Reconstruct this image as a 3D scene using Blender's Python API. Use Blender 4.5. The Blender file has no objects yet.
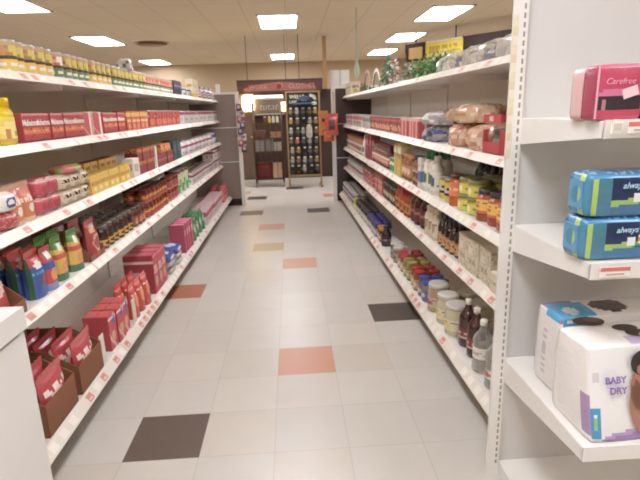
import bpy, math, random
from mathutils import Matrix, Vector
R = random.Random(7)
sc = bpy.context.scene
COL = sc.collection
PI = math.pi

# ------------------------------------------------------------------ colours
def lin(c):
    if isinstance(c, str):
        c = c.lstrip('#'); c = tuple(int(c[i:i+2], 16) / 255 for i in (0, 2, 4))
    return tuple(x / 12.92 if x <= .04045 else ((x + .055) / 1.055) ** 2.4 for x in c)
N = dict(white='#efeae2', cream='#e6dcc4', red='#c02a2c', dred='#8c1f22', pink='#d64a78', magenta='#b8285e', yellow='#f0c22c',
         lemon='#e9dc4a', orange='#e57a2b', green='#3f8f45', dgreen='#1f5a35', lime='#9cc840', blue='#2553a8', navy='#262a40',
         sky='#3aa6d8', teal='#2c5a66', brown='#5a3526', dbrown='#33211a', card='#8a5b40', tan='#c9a06c', grey='#8d8a86',
         silver='#c4c4c2', dark='#2a2624', black='#171514', purple='#6a4a9a', plum='#3c2b45', amber='#8a4a1e', rose='#cf5a5e',
         gold='#b58a3a', olive='#7d7a34', pale='#d9d2b8', lav='#b3a0cf')
NL = {k: lin(v) for k, v in N.items()}
def C(c):
    return NL[c] if isinstance(c, str) and c in NL else (lin(c) if isinstance(c, str) else c)

# ------------------------------------------------------------------ materials
def mat(name, rough=.5, metal=0., spec=.5, col=None, bump=0., bscale=60., coat=0., vary=0., trans=0., alpha=None):
    m = bpy.data.materials.new(name); m.use_nodes = True
    nt = m.node_tree; b = nt.nodes['Principled BSDF']
    b.inputs['Roughness'].default_value = rough; b.inputs['Metallic'].default_value = metal
    b.inputs['Specular IOR Level'].default_value = spec; b.inputs['Coat Weight'].default_value = coat
    b.inputs['Transmission Weight'].default_value = trans
    src = None
    if col is None:
        a = nt.nodes.new('ShaderNodeAttribute'); a.attribute_name = 'col'; src = a.outputs['Color']
    else:
        b.inputs['Base Color'].default_value = (*C(col), 1)
    if vary or col is not None:
        tc = nt.nodes.new('ShaderNodeTexCoord'); nz = nt.nodes.new('ShaderNodeTexNoise')
        nz.inputs['Scale'].default_value = 9; nt.links.new(tc.outputs['Object'], nz.inputs['Vector'])
        mr = nt.nodes.new('ShaderNodeMapRange'); v = vary or .05
        mr.inputs['To Min'].default_value = 1 - v; mr.inputs['To Max'].default_value = 1 + v
        nt.links.new(nz.outputs['Fac'], mr.inputs['Value'])
        hs = nt.nodes.new('ShaderNodeHueSaturation'); nt.links.new(mr.outputs['Result'], hs.inputs['Value'])
        if src is not None: nt.links.new(src, hs.inputs['Color'])
        else: hs.inputs['Color'].default_value = (*C(col), 1)
        if col is None: hs.inputs['Saturation'].default_value = .88  # attribute colours muted so the hazy veil is part of the colour
        src = hs.outputs['Color']
    if src is not None: nt.links.new(src, b.inputs['Base Color'])
    if bump:
        tc = nt.nodes.new('ShaderNodeTexCoord'); nz = nt.nodes.new('ShaderNodeTexNoise'); bp = nt.nodes.new('ShaderNodeBump')
        nz.inputs['Scale'].default_value = bscale; bp.inputs['Strength'].default_value = bump; bp.inputs['Distance'].default_value = .01
        nt.links.new(tc.outputs['Object'], nz.inputs['Vector']); nt.links.new(nz.outputs['Fac'], bp.inputs['Height'])
        nt.links.new(bp.outputs['Normal'], b.inputs['Normal'])
    return m
M = dict(
    card=mat('printed_card', .5, vary=.05), film=mat('plastic_film', .24, bump=.35, bscale=35, coat=.3, vary=.06),
    jar=mat('filled_glass', .12, coat=.6, spec=.6), lid=mat('painted_tin', .32, metal=.25, spec=.6), tin=mat('bare_tin', .3, metal=.85),
    plastic=mat('moulded_plastic', .35, spec=.5), cardboard=mat('brown_cardboard', .85, col='card', bump=.1, bscale=90),
    steel=mat('white_painted_steel', .35, col='#e9e6e0', vary=.03), rail=mat('price_rail', .4, spec=.5),
    backpan=mat('beige_back_panel', .6, col='#e2dccf', vary=.04), endpan=mat('brown_laminate', .5, col='#8f8178', vary=.05),
    darkpan=mat('dark_laminate', .5, col='#4a3d38', vary=.05), capw=mat('white_cap_panel', .45, col='#d2d0cd', vary=.02),
    slot=mat('slot_recess', .8, col='#9a948b'), enamel=mat('white_enamel', .3, col='#e2dfda', vary=.015, coat=.2),
    wood=mat('dark_wood_panel', .6, col='#3c2820', vary=.25), bronze=mat('bronze_wire', .4, metal=.6, col='#59432f'),
    brass=mat('tan_powder_coat', .4, metal=.3, col='#a5875c'), blackp=mat('black_plastic', .5, col='#1c1a19'),
    cloth=mat('fabric', .9, bump=.3, bscale=80, vary=.08), leaf=mat('tinsel_leaf', .6), string=mat('hanging_wire', .5, metal=.5, col='#4a4038'),
    kick=mat('shaded_kick_paint', .5, col='#5f574e'), post=mat('tan_wood_post', .6, col='#b08d5e', vary=.1))  # kick colour is darkened to hold the contact shadow under the base decks
def clear_mat(name, tint, mixv, rough):
    m = bpy.data.materials.new(name); m.use_nodes = True; nt = m.node_tree
    b = nt.nodes['Principled BSDF']; out = nt.nodes['Material Output']
    b.inputs['Base Color'].default_value = (*C(tint), 1); b.inputs['Roughness'].default_value = rough; b.inputs['Specular IOR Level'].default_value = .8
    t = nt.nodes.new('ShaderNodeBsdfTransparent'); t.inputs['Color'].default_value = (*C(tint), 1)
    mx = nt.nodes.new('ShaderNodeMixShader'); lw = nt.nodes.new('ShaderNodeLayerWeight'); lw.inputs['Blend'].default_value = .35
    mr = nt.nodes.new('ShaderNodeMapRange'); mr.inputs['To Min'].default_value = mixv; mr.inputs['To Max'].default_value = min(1, mixv + .6)
    nt.links.new(lw.outputs['Facing'], mr.inputs['Value']); nt.links.new(mr.outputs['Result'], mx.inputs['Fac'])
    nt.links.new(t.outputs[0], mx.inputs[1]); nt.links.new(b.outputs[0], mx.inputs[2]); nt.links.new(mx.outputs[0], out.inputs['Surface'])
    return m
M['clear'] = clear_mat('clear_bottle_plastic', '#e4e2dc', .16, .08)
M['wrap'] = clear_mat('clear_wrap', '#f2efe9', .1, .12)
def glow(name, col, s):
    m = bpy.data.materials.new(name); m.use_nodes = True; nt = m.node_tree
    b = nt.nodes['Principled BSDF']; b.inputs['Base Color'].default_value = (*C(col), 1)
    b.inputs['Emission Color'].default_value = (*C(col), 1); b.inputs['Emission Strength'].default_value = s
    return m
M['tube'] = glow('ceiling_diffuser', '#f2f4fb', 17.0)
M['bulb'] = glow('lamp_glow', '#ffdf9a', 14.0)
M['bulb2'] = glow('lamp_glow_dim', '#ffe690', 5.0)
M['strip'] = glow('strip_light', '#fff6ea', 1.3)

# ------------------------------------------------------------------ mesh building
class MB:
    def __init__(s): s.v = []; s.f = []; s.c = []; s.sm = []
    def face(s, pts, col, smooth=False):
        n = len(s.v); s.v += [tuple(p) for p in pts]; s.f.append(tuple(range(n, n + len(pts)))); s.c.append(C(col)); s.sm.append(smooth)
    def box(s, x0, x1, y0, y1, z0, z1, col='white', T=None):
        P = [(x, y, z) for z in (z0, z1) for y in (y0, y1) for x in (x0, x1)]
        if T: P = [tuple(T @ Vector(p)) for p in P]
        n = len(s.v); s.v += P
        for q in ((0, 2, 3, 1), (4, 5, 7, 6), (0, 1, 5, 4), (2, 6, 7, 3), (0, 4, 6, 2), (1, 3, 7, 5)):
            s.f.append(tuple(n + i for i in q)); s.c.append(C(col)); s.sm.append(False)
        return s
    def lathe(s, prof, seg=14, design=None, cx=0, cy=0, cap0=True, cap1=True, smooth=True):
        n = len(s.v); k = len(prof)
        for p in prof:
            for j in range(seg):
                a = 2 * PI * j / seg - PI / 2 + PI
                s.v.append((cx + p[0] * math.cos(a), cy + p[0] * math.sin(a), p[1]))
        for i in range(k - 1):
            for j in range(seg):
                j2 = (j + 1) % seg
                s.f.append((n + i * seg + j, n + i * seg + j2, n + (i + 1) * seg + j2, n + (i + 1) * seg + j))
                s.c.append(C(design((j + .5) / seg, (i + .5) / (k - 1)) if design else prof[i][2])); s.sm.append(smooth)
        if cap0: s.f.append(tuple(n + j for j in reversed(range(seg)))); s.c.append(C(prof[0][2])); s.sm.append(False)
        if cap1: s.f.append(tuple(n + (k - 1) * seg + j for j in range(seg))); s.c.append(C(prof[-1][2])); s.sm.append(False)
        return s
    def tube(s, pts, r, col='grey', seg=6):
        for a, b in zip(pts[:-1], pts[1:]):
            a = Vector(a); b = Vector(b); d = b - a
            q = d.to_track_quat('Z', 'Y').to_matrix()
            n = len(s.v)
            for e in (a, b):
                for j in range(seg):
                    t = 2 * PI * j / seg; s.v.append(tuple(e + q @ Vector((r * math.cos(t), r * math.sin(t), 0))))
            for j in range(seg):
                j2 = (j + 1) % seg; s.f.append((n + j, n + j2, n + seg + j2, n + seg + j)); s.c.append(C(col)); s.sm.append(True)
            s.f.append(tuple(n + j for j in reversed(range(seg)))); s.c.append(C(col)); s.sm.append(False)
            s.f.append(tuple(n + seg + j for j in range(seg))); s.c.append(C(col)); s.sm.append(False)
        return s
    def mesh(s, name, m):
        me = bpy.data.meshes.new(name); me.from_pydata(s.v, [], s.f)
        at = me.color_attributes.new('col', 'FLOAT_COLOR', 'CORNER')
        dat = []
        for p, c in zip(me.polygons, s.c):
            dat += [*c, 1.0] * p.loop_total
        at.data.foreach_set('color', dat)
        me.polygons.foreach_set('use_smooth', s.sm)
        me.materials.append(M[m] if isinstance(m, str) else m); me.update()
        return me
def obj(name, mb, m, parent=None, loc=None):
    me = mb.mesh(name, m) if isinstance(mb, MB) else mb
    o = bpy.data.objects.new(name, me); COL.objects.link(o)
    if parent: o.parent = parent
    if loc: o.location = loc
    return o
def empty(name, loc=(0, 0, 0), rz=0):
    o = bpy.data.objects.new(name, None); COL.objects.link(o); o.location = loc; o.rotation_euler = (0, 0, rz); o.empty_display_size = .1
    return o
LABELS = {}
def tag(o, label, cat, group=None, kind=None):
    o['label'] = label; o['category'] = cat
    if group: o['group'] = group
    if kind: o['kind'] = kind
    return o
def struct(name, mb, m, label=None):
    o = obj(name, mb, m); o['kind'] = 'structure'
    if label: o['label'] = label
    return o
def text_mesh(body, size, m, bold=0., extrude=.0006, shear=0.):
    cu = bpy.data.curves.new('lettering', 'FONT'); cu.body = body; cu.size = size; cu.align_x = 'CENTER'; cu.align_y = 'CENTER'
    cu.extrude = extrude; cu.offset = bold; cu.shear = shear; cu.resolution_u = 3
    o = bpy.data.objects.new('t', cu); me = bpy.data.meshes.new_from_object(o)
    me.transform(Matrix.Rotation(PI / 2, 4, 'X')); me.materials.clear(); me.materials.append(m)
    bpy.data.objects.remove(o); bpy.data.curves.remove(cu)
    me.name = 'lettering'
    return me
INK = {}
def ink(c):
    if c not in INK: INK[c] = mat('ink_' + c.strip('#'), .45, col=c)
    return INK[c]

# ------------------------------------------------------------------ printed designs: (u across, v up) -> colour
def D(base, *L):
    def f(u, v):
        c = base
        for l in L:
            t = l[0]
            if t == 'band' and l[1] <= v < l[2]: c = l[3]
            elif t == 'vband' and l[1] <= u < l[2]: c = l[3]
            elif t == 'spot' and ((u - l[1]) / l[3]) ** 2 + ((v - l[2]) / l[4]) ** 2 < 1: c = l[5]
            elif t == 'rect' and l[1] <= u < l[2] and l[3] <= v < l[4]: c = l[5]
            elif t == 'text' and l[1] <= v < l[2] and .1 < u < .9:
                if math.sin(u * 71.3 + l[1] * 31) + math.sin(u * 43.1 + v * 7) > -.3: c = l[3]
            elif t == 'speck' and (math.sin(u * 91.7 + v * 47.3 + l[1]) * 43758.5) % 1 < l[2]: c = l[3]
            elif t == 'diag' and l[1] <= (u * .6 + v) % 1 < l[2]: c = l[3]
        return c
    return f
def gridbox(w, d, h, front, side=None, top=None, nu=10, nv=10, back=None, puff=0., rnd=.0):
    """A carton or soft pack: six faces cut in cells that take the printed design; puff swells the sides, rnd rounds the corners."""
    mb = MB(); side = side or front; top = top or side
    fn = lambda q: q if callable(q) else (lambda u, v: q)
    front, side, top = fn(front), fn(side), fn(top); back = fn(back) if back else side
    def warp(x, y, z):
        a, b, c = 2 * x / w, 2 * y / d, 2 * z / h - 1
        if puff:
            x += puff * a * (1 - b * b) * (1 - c * c); y += puff * b * (1 - a * a) * (1 - c * c); z += puff * .7 * c * (1 - a * a) * (1 - b * b) * (1 if c > 0 else .15)
        if rnd:
            e = max(0, abs(a) ** 6 + abs(b) ** 6 + abs(c) ** 6 - 1) / 2
            x -= rnd * a * e; y -= rnd * b * e; z -= rnd * c * e
        return (x, y, z)
    nd = max(2, min(nu, nv) // 2) if (puff or rnd or side is not front or True) else 1
    sm = bool(puff or rnd)
    def quad(P, n1, n2, des):
        for i in range(n1):
            for j in range(n2):
                u0, u1, v0, v1 = i / n1, (i + 1) / n1, j / n2, (j + 1) / n2
                mb.face([warp(*P(u0, v0)), warp(*P(u1, v0)), warp(*P(u1, v1)), warp(*P(u0, v1))], des((u0 + u1) / 2, (v0 + v1) / 2), sm)
    quad(lambda u, v: ((u - .5) * w, -d / 2, v * h), nu, nv, front)
    quad(lambda u, v: ((.5 - u) * w, d / 2, v * h), nu if sm else 2, nv if sm else 2, back)
    quad(lambda u, v: (-w / 2, (.5 - u) * d, v * h), nd, nv, side)
    quad(lambda u, v: (w / 2, (u - .5) * d, v * h), nd, nv, side)
    quad(lambda u, v: ((u - .5) * w, (v - .5) * d, h), nu, nd, top)
    quad(lambda u, v: ((u - .5) * w, (.5 - v) * d, 0), nu if sm else 2, nd if sm else 2, back)
    # weld
    key = {}; vv = []; mp = []
    for p in mb.v:
        k = tuple(round(x, 5) for x in p)
        if k not in key: key[k] = len(vv); vv.append(p)
        mp.append(key[k])
    mb.v = vv; mb.f = [tuple(mp[i] for i in f) for f in mb.f]
    return mb
def pouchmesh(w, d, h, front, nu=14, nv=18, seal=.88, foot=True):
    mb = MB()
    def half(u, v):
        e = max(0., 1 - abs(2 * u - 1) ** 2.6) ** .6
        t = min(1., (seal - v) / .35) if v < seal else 0
        t = max(t, 0) ** .6
        if not foot: t *= min(1., v / .3) ** .6
        return .5 * d * e * t + .0015
    def wd(v): return w * (1 - .06 * math.sin(PI * min(1, v / seal)))
    for sgn, des in ((-1, front), (1, front)):
        for i in range(nu):
            for j in range(nv):
                q = []
                for a, b in ((i, j), (i + 1, j), (i + 1, j + 1), (i, j + 1)):
                    u, v = a / nu, b / nv
                    q.append(((u - .5) * wd(v) * (1 if sgn < 0 else -1), sgn * half(u, v), v * h))
                mb.face(q, des((i + .5) / nu, (j + .5) / nv), True)
    for i in range(nu):
        u, u2 = i / nu, (i + 1) / nu
        mb.face([((u - .5) * w, -half(u, 0), 0), ((u - .5) * w, half(u, 0), 0), ((u2 - .5) * w, half(u2, 0), 0), ((u2 - .5) * w, -half(u2, 0), 0)], front(.5, .05))
    for sx in (-1, 1):
        for j in range(nv):
            v, v2 = j / nv, (j + 1) / nv; u = 0
            q = [(sx * wd(v) / 2, -half(0, v), v * h), (sx * wd(v) / 2, half(0, v), v * h), (sx * wd(v2) / 2, half(0, v2), v2 * h), (sx * wd(v2) / 2, -half(0, v2), v2 * h)]
            mb.face(q if sx > 0 else q[::-1], front(.02, v), True)
    mb.face([(-w / 2, -.0015, h), (w / 2, -.0015, h), (w / 2, .0015, h), (-w / 2, .0015, h)], front(.5, .99))
    return mb
def blob(rx, ry, rz, des, seed=0, amp=.12, nu=20, nv=12, flat=.55, freq=3.):
    """A lumpy bag lying on a shelf: a squashed ball with creases and a flat underside."""
    mb = MB(); rr = random.Random(seed); ph = [rr.uniform(0, 6.28) for _ in range(9)]
    def P(i, j):
        a = 2 * PI * (i % nu) / nu; t = PI * j / nv - PI / 2
        ct = math.copysign(abs(math.cos(t)) ** .7, math.cos(t)); stt = math.copysign(abs(math.sin(t)) ** .8, math.sin(t))
        ca = math.copysign(abs(math.cos(a)) ** .75, math.cos(a)); sa = math.copysign(abs(math.sin(a)) ** .75, math.sin(a))
        k = 1 + amp * (math.sin(freq * a + ph[0] + 2 * t) * .5 + math.sin(freq * 2.3 * a + ph[1] - 3 * t) * .35 + math.sin(freq * 3.7 * a + 5 * t + ph[2]) * .3) * math.cos(t)
        x, y, z = rx * ct * ca * k, ry * ct * sa * k, rz * stt * (k * .5 + .5)
        return (x, y, max(z, -rz * flat) + rz * flat)
    for j in range(nv):
        for i in range(nu):
            q = [P(i, j), P(i + 1, j), P(i + 1, j + 1), P(i, j + 1)]
            if j == 0: q = [q[0], q[2], q[3]]
            elif j == nv - 1: q = [q[0], q[1], q[2]]
            mb.face(q, des((i + .5) / nu, (j + .5) / nv), True)
    return mb

# ------------------------------------------------------------------ product prototypes: (name, mesh, children)
def proto(name, mb, m, *kids): return (name, mb.mesh(name, m), kids)
def kid(name, mb, m, label=None, off=(0, 0, 0), *subs): return (name, mb.mesh(name, m) if isinstance(mb, MB) else mb, label, off, subs)
def inst(p, loc, rz, rx=0, ry=0):
    o = bpy.data.objects.new(p[0], p[1]); COL.objects.link(o); o.location = loc; o.rotation_euler = (rx, ry, rz)
    def kids(par, ks):
        for n, me, lb, off, subs in ks:
            c = bpy.data.objects.new(n, me); COL.objects.link(c); c.parent = par; c.location = off
            if lb: c['label'] = lb
            kids(c, subs)
    kids(o, p[2])
    return o
def can(r, h, des, name='food_can', seg=16, nv=8):
    b = MB().lathe([(r * .96, 0, 'silver'), (r, .003, 'silver'), (r, .006, 'silver'), (r * .97, .008, 'silver'), (r * .97, h - .008, 'silver'), (r, h - .006, 'silver'), (r, h - .001, 'silver'), (r * .96, h, 'silver'), (r * .92, h, 'silver')], seg, cap1=False)
    l = MB().lathe([(r * .985, .008 + (h - .016) * i / nv, 'white') for i in range(nv + 1)], seg, des, cap0=False, cap1=False)
    t = MB().lathe([(r * .92, h - .003, 'silver'), (r * .6, h - .003, 'silver'), (r * .58, h - .0022, 'grey'), (.001, h - .0022, 'grey')], seg, cap0=False, cap1=False)
    return proto(name, b, 'tin', kid('paper_label', l, 'card'), kid('can_end', t, 'tin'))
def jar(r, h, content, lid, des=None, lv=(.2, .7), name='glass_jar', neck=.82, lidh=.018, seg=18, m='jar', nv=10, lidm='lid'):
    hb = h - lidh
    b = MB().lathe([(r * .9, 0, content), (r, .006, content), (r, hb * .3, content), (r, hb * .78, content), (r * .96, hb * .86, content), (r * neck, hb * .95, content), (r * neck, hb, content)], seg)
    rl = max(r * neck * 1.07, r * .55)
    l = MB().lathe([(rl, hb - .004, lid), (rl, h - .003, lid), (rl * .94, h, lid), (rl * .6, h - .001, lid), (.001, h - .001, lid)], seg, cap1=False)
    ks = [kid('lid', l, lidm)]
    if des:
        ks.append(kid('paper_label', MB().lathe([(r * 1.012, hb * (lv[0] + (lv[1] - lv[0]) * i / nv), 'white') for i in range(nv + 1)], seg, des, cap0=False, cap1=False), 'card'))
    return proto(name, b, m, *ks)
def bottle(r, h, content, cap, des=None, lv=(.15, .5), name='bottle', neck=.3, sh=.62, seg=16, m='jar', caph=.025, nv=10, waist=0.):
    rn = r * neck
    pr = [(r * .88, 0, content), (r, .008, content)]
    for i in range(1, 6):
        z = h * sh * i / 5; pr.append((r * (1 - waist * math.sin(PI * i / 5)), z, content))
    for i in range(1, 5):
        t = i / 4; pr.append((rn + (r - rn) * (math.cos(PI * t) * .5 + .5), h * (sh + (.86 - sh) * t), content))
    pr.append((rn, h - caph, content))
    b = MB().lathe(pr, seg)
    rc = rn * 1.15
    c = MB().lathe([(rc, h - caph, cap), (rc, h - .003, cap), (rc * .9, h, cap), (.001, h, cap)], seg, cap1=False)
    ks = [kid('cap', c, 'plastic')]
    if des:
        ks.append(kid('paper_label', MB().lathe([(r * 1.015 * (1 - waist * math.sin(PI * (lv[0] + (lv[1] - lv[0]) * i / nv) / sh)), h * (lv[0] + (lv[1] - lv[0]) * i / nv), 'white') for i in range(nv + 1)], seg, des, cap0=False, cap1=False), 'card'))
    return proto(name, b, m, *ks)
def carton(w, d, h, front, side=None, top=None, name='carton', nu=14, nv=14, m='card', flap=None, kids=()):
    ks = list(kids)
    if m == 'film': ks.append(kid('wrap_seam', MB().box(-w / 2 + .006, w / 2 - .006, -.004, .004, h, h + .0015, '#d8d2cc'), m))
    if flap:
        ks.append(kid('top_flap', MB().box(-w / 2 + .004, w / 2 - .004, -d / 2 + .004, d / 2 - .004, h, h + .002, flap), m))
    return proto(name, gridbox(w, d, h, front, side, top, nu, nv), m, *ks)
def softpack(w, d, h, front, side=None, top=None, name='soft_pack', puff=.01, rnd=.012, nu=14, nv=12, m='film', kids=()):
    sl = MB()
    for sx in (-1, 1): sl.box(sx * (w / 2 + .001) - .004, sx * (w / 2 + .001) + .004, -d * .3, d * .3, h * .3, h * .36, '#d6d0c8')
    return proto(name, gridbox(w, d, h, front, side, top, nu, nv, puff=puff, rnd=rnd), m, kid('end_seal', sl, m), *kids)
def pouch(w, d, h, des, name='snack_pouch', sealcol='white'):
    s = MB(); n = 12
    for i in range(n):
        u0, u1 = (i / n - .5) * w, ((i + 1) / n - .5) * w; z0 = h * .89
        s.box(u0, u1, -.0028, .0028, z0, h + (.003 if i % 2 else 0), sealcol)
    return proto(name, pouchmesh(w, d, h, des), 'film', kid('seal_strip', s, 'film'))
def tray(w, d, hs, hf, name='display_tray', m='cardboard'):
    """Cardboard display tray, tall at the back and cut low at the front; w along the shelf."""
    t = .004
    b = MB().box(-w / 2, w / 2, -d / 2, d / 2, 0, t, 'card').box(-w / 2, w / 2, d / 2 - t, d / 2, 0, hs, 'card')
    ks = []
    for sx in (-1, 1):
        p = MB(); x0, x1 = sx * w / 2 - (t if sx > 0 else 0), sx * w / 2 + (t if sx < 0 else 0)
        prof = [(-d / 2, 0), (d / 2, 0), (d / 2, hs), (-d * .1, hs), (-d / 2, hf)]
        A = [(x0, y, z) for y, z in prof]; B = [(x1, y, z) for y, z in prof]
        p.face(A[::-1], 'card'); p.face(B, 'card')
        for i in range(5):
            k = (i + 1) % 5; p.face([A[i], A[k], B[k], B[i]], 'card')
        ks.append(kid('side_panel', p, m))
    ks.append(kid('front_panel', MB().box(-w / 2, w / 2, -d / 2, -d / 2 + t, 0, hf, 'card'), m))
    return proto(name, b, m, *ks)

# ------------------------------------------------------------------ camera
cam = bpy.data.cameras.new('camera'); co = bpy.data.objects.new('camera', cam); COL.objects.link(co); sc.camera = co
cam.sensor_width = 36; cam.lens = 36 * 500 / 640; cam.clip_start = .02
cam.dof.use_dof = True; cam.dof.focus_distance = .35; cam.dof.aperture_fstop = 26   # the phone missed focus: everything is a little soft
pitch, yaw, roll = .25411, .05065, -.03256
fw = Vector((math.sin(yaw) * math.cos(pitch), math.cos(yaw) * math.cos(pitch), -math.sin(pitch)))
rt = Vector((math.cos(yaw), -math.sin(yaw), 0)); up = rt.cross(fw)
r2 = rt * math.cos(roll) + up * math.sin(roll); u2 = up * math.cos(roll) - rt * math.sin(roll)
co.matrix_world = Matrix(((r2.x, u2.x, -fw.x, 0), (r2.y, u2.y, -fw.y, 0), (r2.z, u2.z, -fw.z, 1.3373), (0, 0, 0, 1)))
sc.view_settings.view_transform = 'Standard'; sc.view_settings.look = 'None'; sc.view_settings.gamma = 1; sc.view_settings.exposure = 0.36
sc.view_settings.use_curve_mapping = False
sc.cycles.max_bounces = 16; sc.cycles.diffuse_bounces = 10; sc.cycles.transparent_max_bounces = 16
wd = bpy.data.worlds.new('world'); sc.world = wd; wd.use_nodes = True
wd.node_tree.nodes['Background'].inputs[0].default_value = (.9, .85, .78, 1); wd.node_tree.nodes['Background'].inputs[1].default_value = .3

# ------------------------------------------------------------------ floor, ceiling, walls
T = .3048; GX, GY = -.12301, 1.75653
X0, X1, Y0, Y1, ZC = -7, 6, -4, 15.75, 2.75
special = {(-2, 0): '#67574c', (0, 2): '#c78a68', (2, 4): '#5c524a', (-3, 6): '#b4694b', (0, 8): '#c9936f', (-1, 10): '#b7a079', (-1, 13): '#c69484',
           (-2, 16): '#6a5f55', (1, 16): '#5f5a58', (-2, 20): '#5d5148', (-3, 22): '#b39f6c', (0, 23): '#4c4138', (2, 20): '#bd7a55'}
fl = MB(); g = .0012
for i in range(-22, 20):
    for j in range(-18, 46):
        x, y = GX + i * T, GY + j * T
        if (i, j) in special: c = lin(special[(i, j)])
        else:
            v = R.uniform(.97, 1.03); t = R.random()
            b = lin('#cbc5bb') if t < .6 else lin('#cdc5ba') if t < .85 else lin('#cac1b4')
            c = tuple(q * v for q in b)
        fl.face([(x, y, 0), (x + T, y, 0), (x + T, y + T, 0), (x, y + T, 0)], c)
fm = mat('vinyl_floor_tile', .33, spec=.5, bump=.03, bscale=25, vary=.04)
nt = fm.node_tree; bs = nt.nodes['Principled BSDF']
tc = nt.nodes.new('ShaderNodeTexCoord'); mp = nt.nodes.new('ShaderNodeMapping'); mp.inputs['Location'].default_value = (-GX, -GY, 0)
nt.links.new(tc.outputs['Object'], mp.inputs['Vector'])
sx = nt.nodes.new('ShaderNodeSeparateXYZ'); nt.links.new(mp.outputs['Vector'], sx.inputs[0])
mn = []
for ax in 'XY':
    dv = nt.nodes.new('ShaderNodeMath'); dv.operation = 'DIVIDE'; dv.inputs[1].default_value = T; nt.links.new(sx.outputs[ax], dv.inputs[0])
    pp = nt.nodes.new('ShaderNodeMath'); pp.operation = 'PINGPONG'; pp.inputs[1].default_value = .5; nt.links.new(dv.outputs[0], pp.inputs[0]); mn.append(pp)
mi = nt.nodes.new('ShaderNodeMath'); mi.operation = 'MINIMUM'; nt.links.new(mn[0].outputs[0], mi.inputs[0]); nt.links.new(mn[1].outputs[0], mi.inputs[1])
mr = nt.nodes.new('ShaderNodeMapRange'); mr.inputs['From Max'].default_value = .009; mr.inputs['To Min'].default_value = .78; nt.links.new(mi.outputs[0], mr.inputs['Value'])
old = bs.inputs['Base Color'].links[0].from_socket
hs = nt.nodes.new('ShaderNodeHueSaturation'); nt.links.new(old, hs.inputs['Color']); nt.links.new(mr.outputs[0], hs.inputs['Value']); nt.links.new(hs.outputs[0], bs.inputs['Base Color'])
struct('floor', fl, fm, 'cream vinyl tile floor with scattered dark and terracotta tiles')

cmn = bpy.data.materials.new('ceiling_tile'); cmn.use_nodes = True; nt = cmn.node_tree; bs = nt.nodes['Principled BSDF']; bs.inputs['Roughness'].default_value = .8
tc = nt.nodes.new('ShaderNodeTexCoord'); bk = nt.nodes.new('ShaderNodeTexBrick'); bk.offset = 0
bk.inputs['Color1'].default_value = (*lin('#ddcdb4'), 1); bk.inputs['Color2'].default_value = (*lin('#d9c9b0'), 1); bk.inputs['Mortar'].default_value = (*lin('#c8b89e'), 1)
bk.inputs['Scale'].default_value = 1; bk.inputs['Brick Width'].default_value = .61; bk.inputs['Row Height'].default_value = 1.22; bk.inputs['Mortar Size'].default_value = .009
nt.links.new(tc.outputs['Object'], bk.inputs['Vector']); nt.links.new(bk.outputs['Color'], bs.inputs['Base Color'])
struct('ceiling', MB().box(X0, X1, Y0, Y1, ZC, ZC + .1), cmn, 'suspended tile ceiling with recessed light panels')
wm = mat('tan_wall_paint', .75, col='#bfa98c', vary=.04)
struct('wall_back', MB().box(X0, X1, Y1, Y1 + .1, 0, ZC), wm)
struct('wall_front', MB().box(X0, X1, Y0 - .1, Y0, 0, ZC), wm)
struct('wall_left', MB().box(X0 - .1, X0, Y0, Y1, 0, ZC), wm)
struct('wall_right', MB().box(X1, X1 + .1, Y0, Y1, 0, ZC), wm)
struct('baseboard_back', MB().box(X0, X1, Y1 - .015, Y1, 0, .1), 'kick')

lights = [(-.12, 8.75, 'over the aisle tiles, middle of its row'), (-.12, 14.1, 'small and distant above the maroon sign'), (-3.55, 10.4, 'above the rows of yellow cans'), (-3.6, 14.7, 'beyond the yellow cans, close to the back wall'),
          (2.45, 8.35, 'large, above the clear-wrapped bags'), (2.45, 10.95, 'second panel above the holiday decorations'), (2.45, 13.6, 'third panel, smallest above the holiday decorations'), (-3.45, 6.9, 'at the very corner above the green and red cans')]
unseen = [(-.12, 4.2), (-.12, .6), (-.12, -2.4), (-3.5, 3.2), (-3.5, -.4), (2.45, 5.2), (2.45, 2.2), (2.45, -.8)]
for i, (x, y, w) in enumerate(lights + [(a, b, None) for a, b in unseen]):
    o = empty('ceiling_light', (x, y, ZC))
    f = MB(); a, b, t = .32, .63, .03
    for q in ((-a, a, -b, -b + t), (-a, a, b - t, b), (-a, -a + t, -b, b), (a - t, a, -b, b)): f.box(*q, -.02, 0)
    obj('light_frame', f, 'steel', o); obj('diffuser', MB().box(-a + t, a - t, -b + t, b - t, -.012, 0), 'tube', o)
    tag(o, 'lit white ceiling panel ' + w if w else 'lit white ceiling panel further up the aisle, over the shopper', 'ceiling light', 'recessed ceiling light panels')
for x, y in ((-2.7, 10.9), ):
    o = empty('ceiling_vent', (x, y, ZC)); tag(o, 'low dark round ceiling vent beside a lit panel', 'vent')
    obj('vent_ring', MB().lathe([(.3, -.03, 'card'), (.22, -.05, 'card'), (.001, -.05, 'brown')], 24, cap1=False), 'plastic', o)
    obj('vent_collar', MB().lathe([(.34, -.012, 'tan'), (.34, 0, 'tan')], 24), 'plastic', o)

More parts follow.
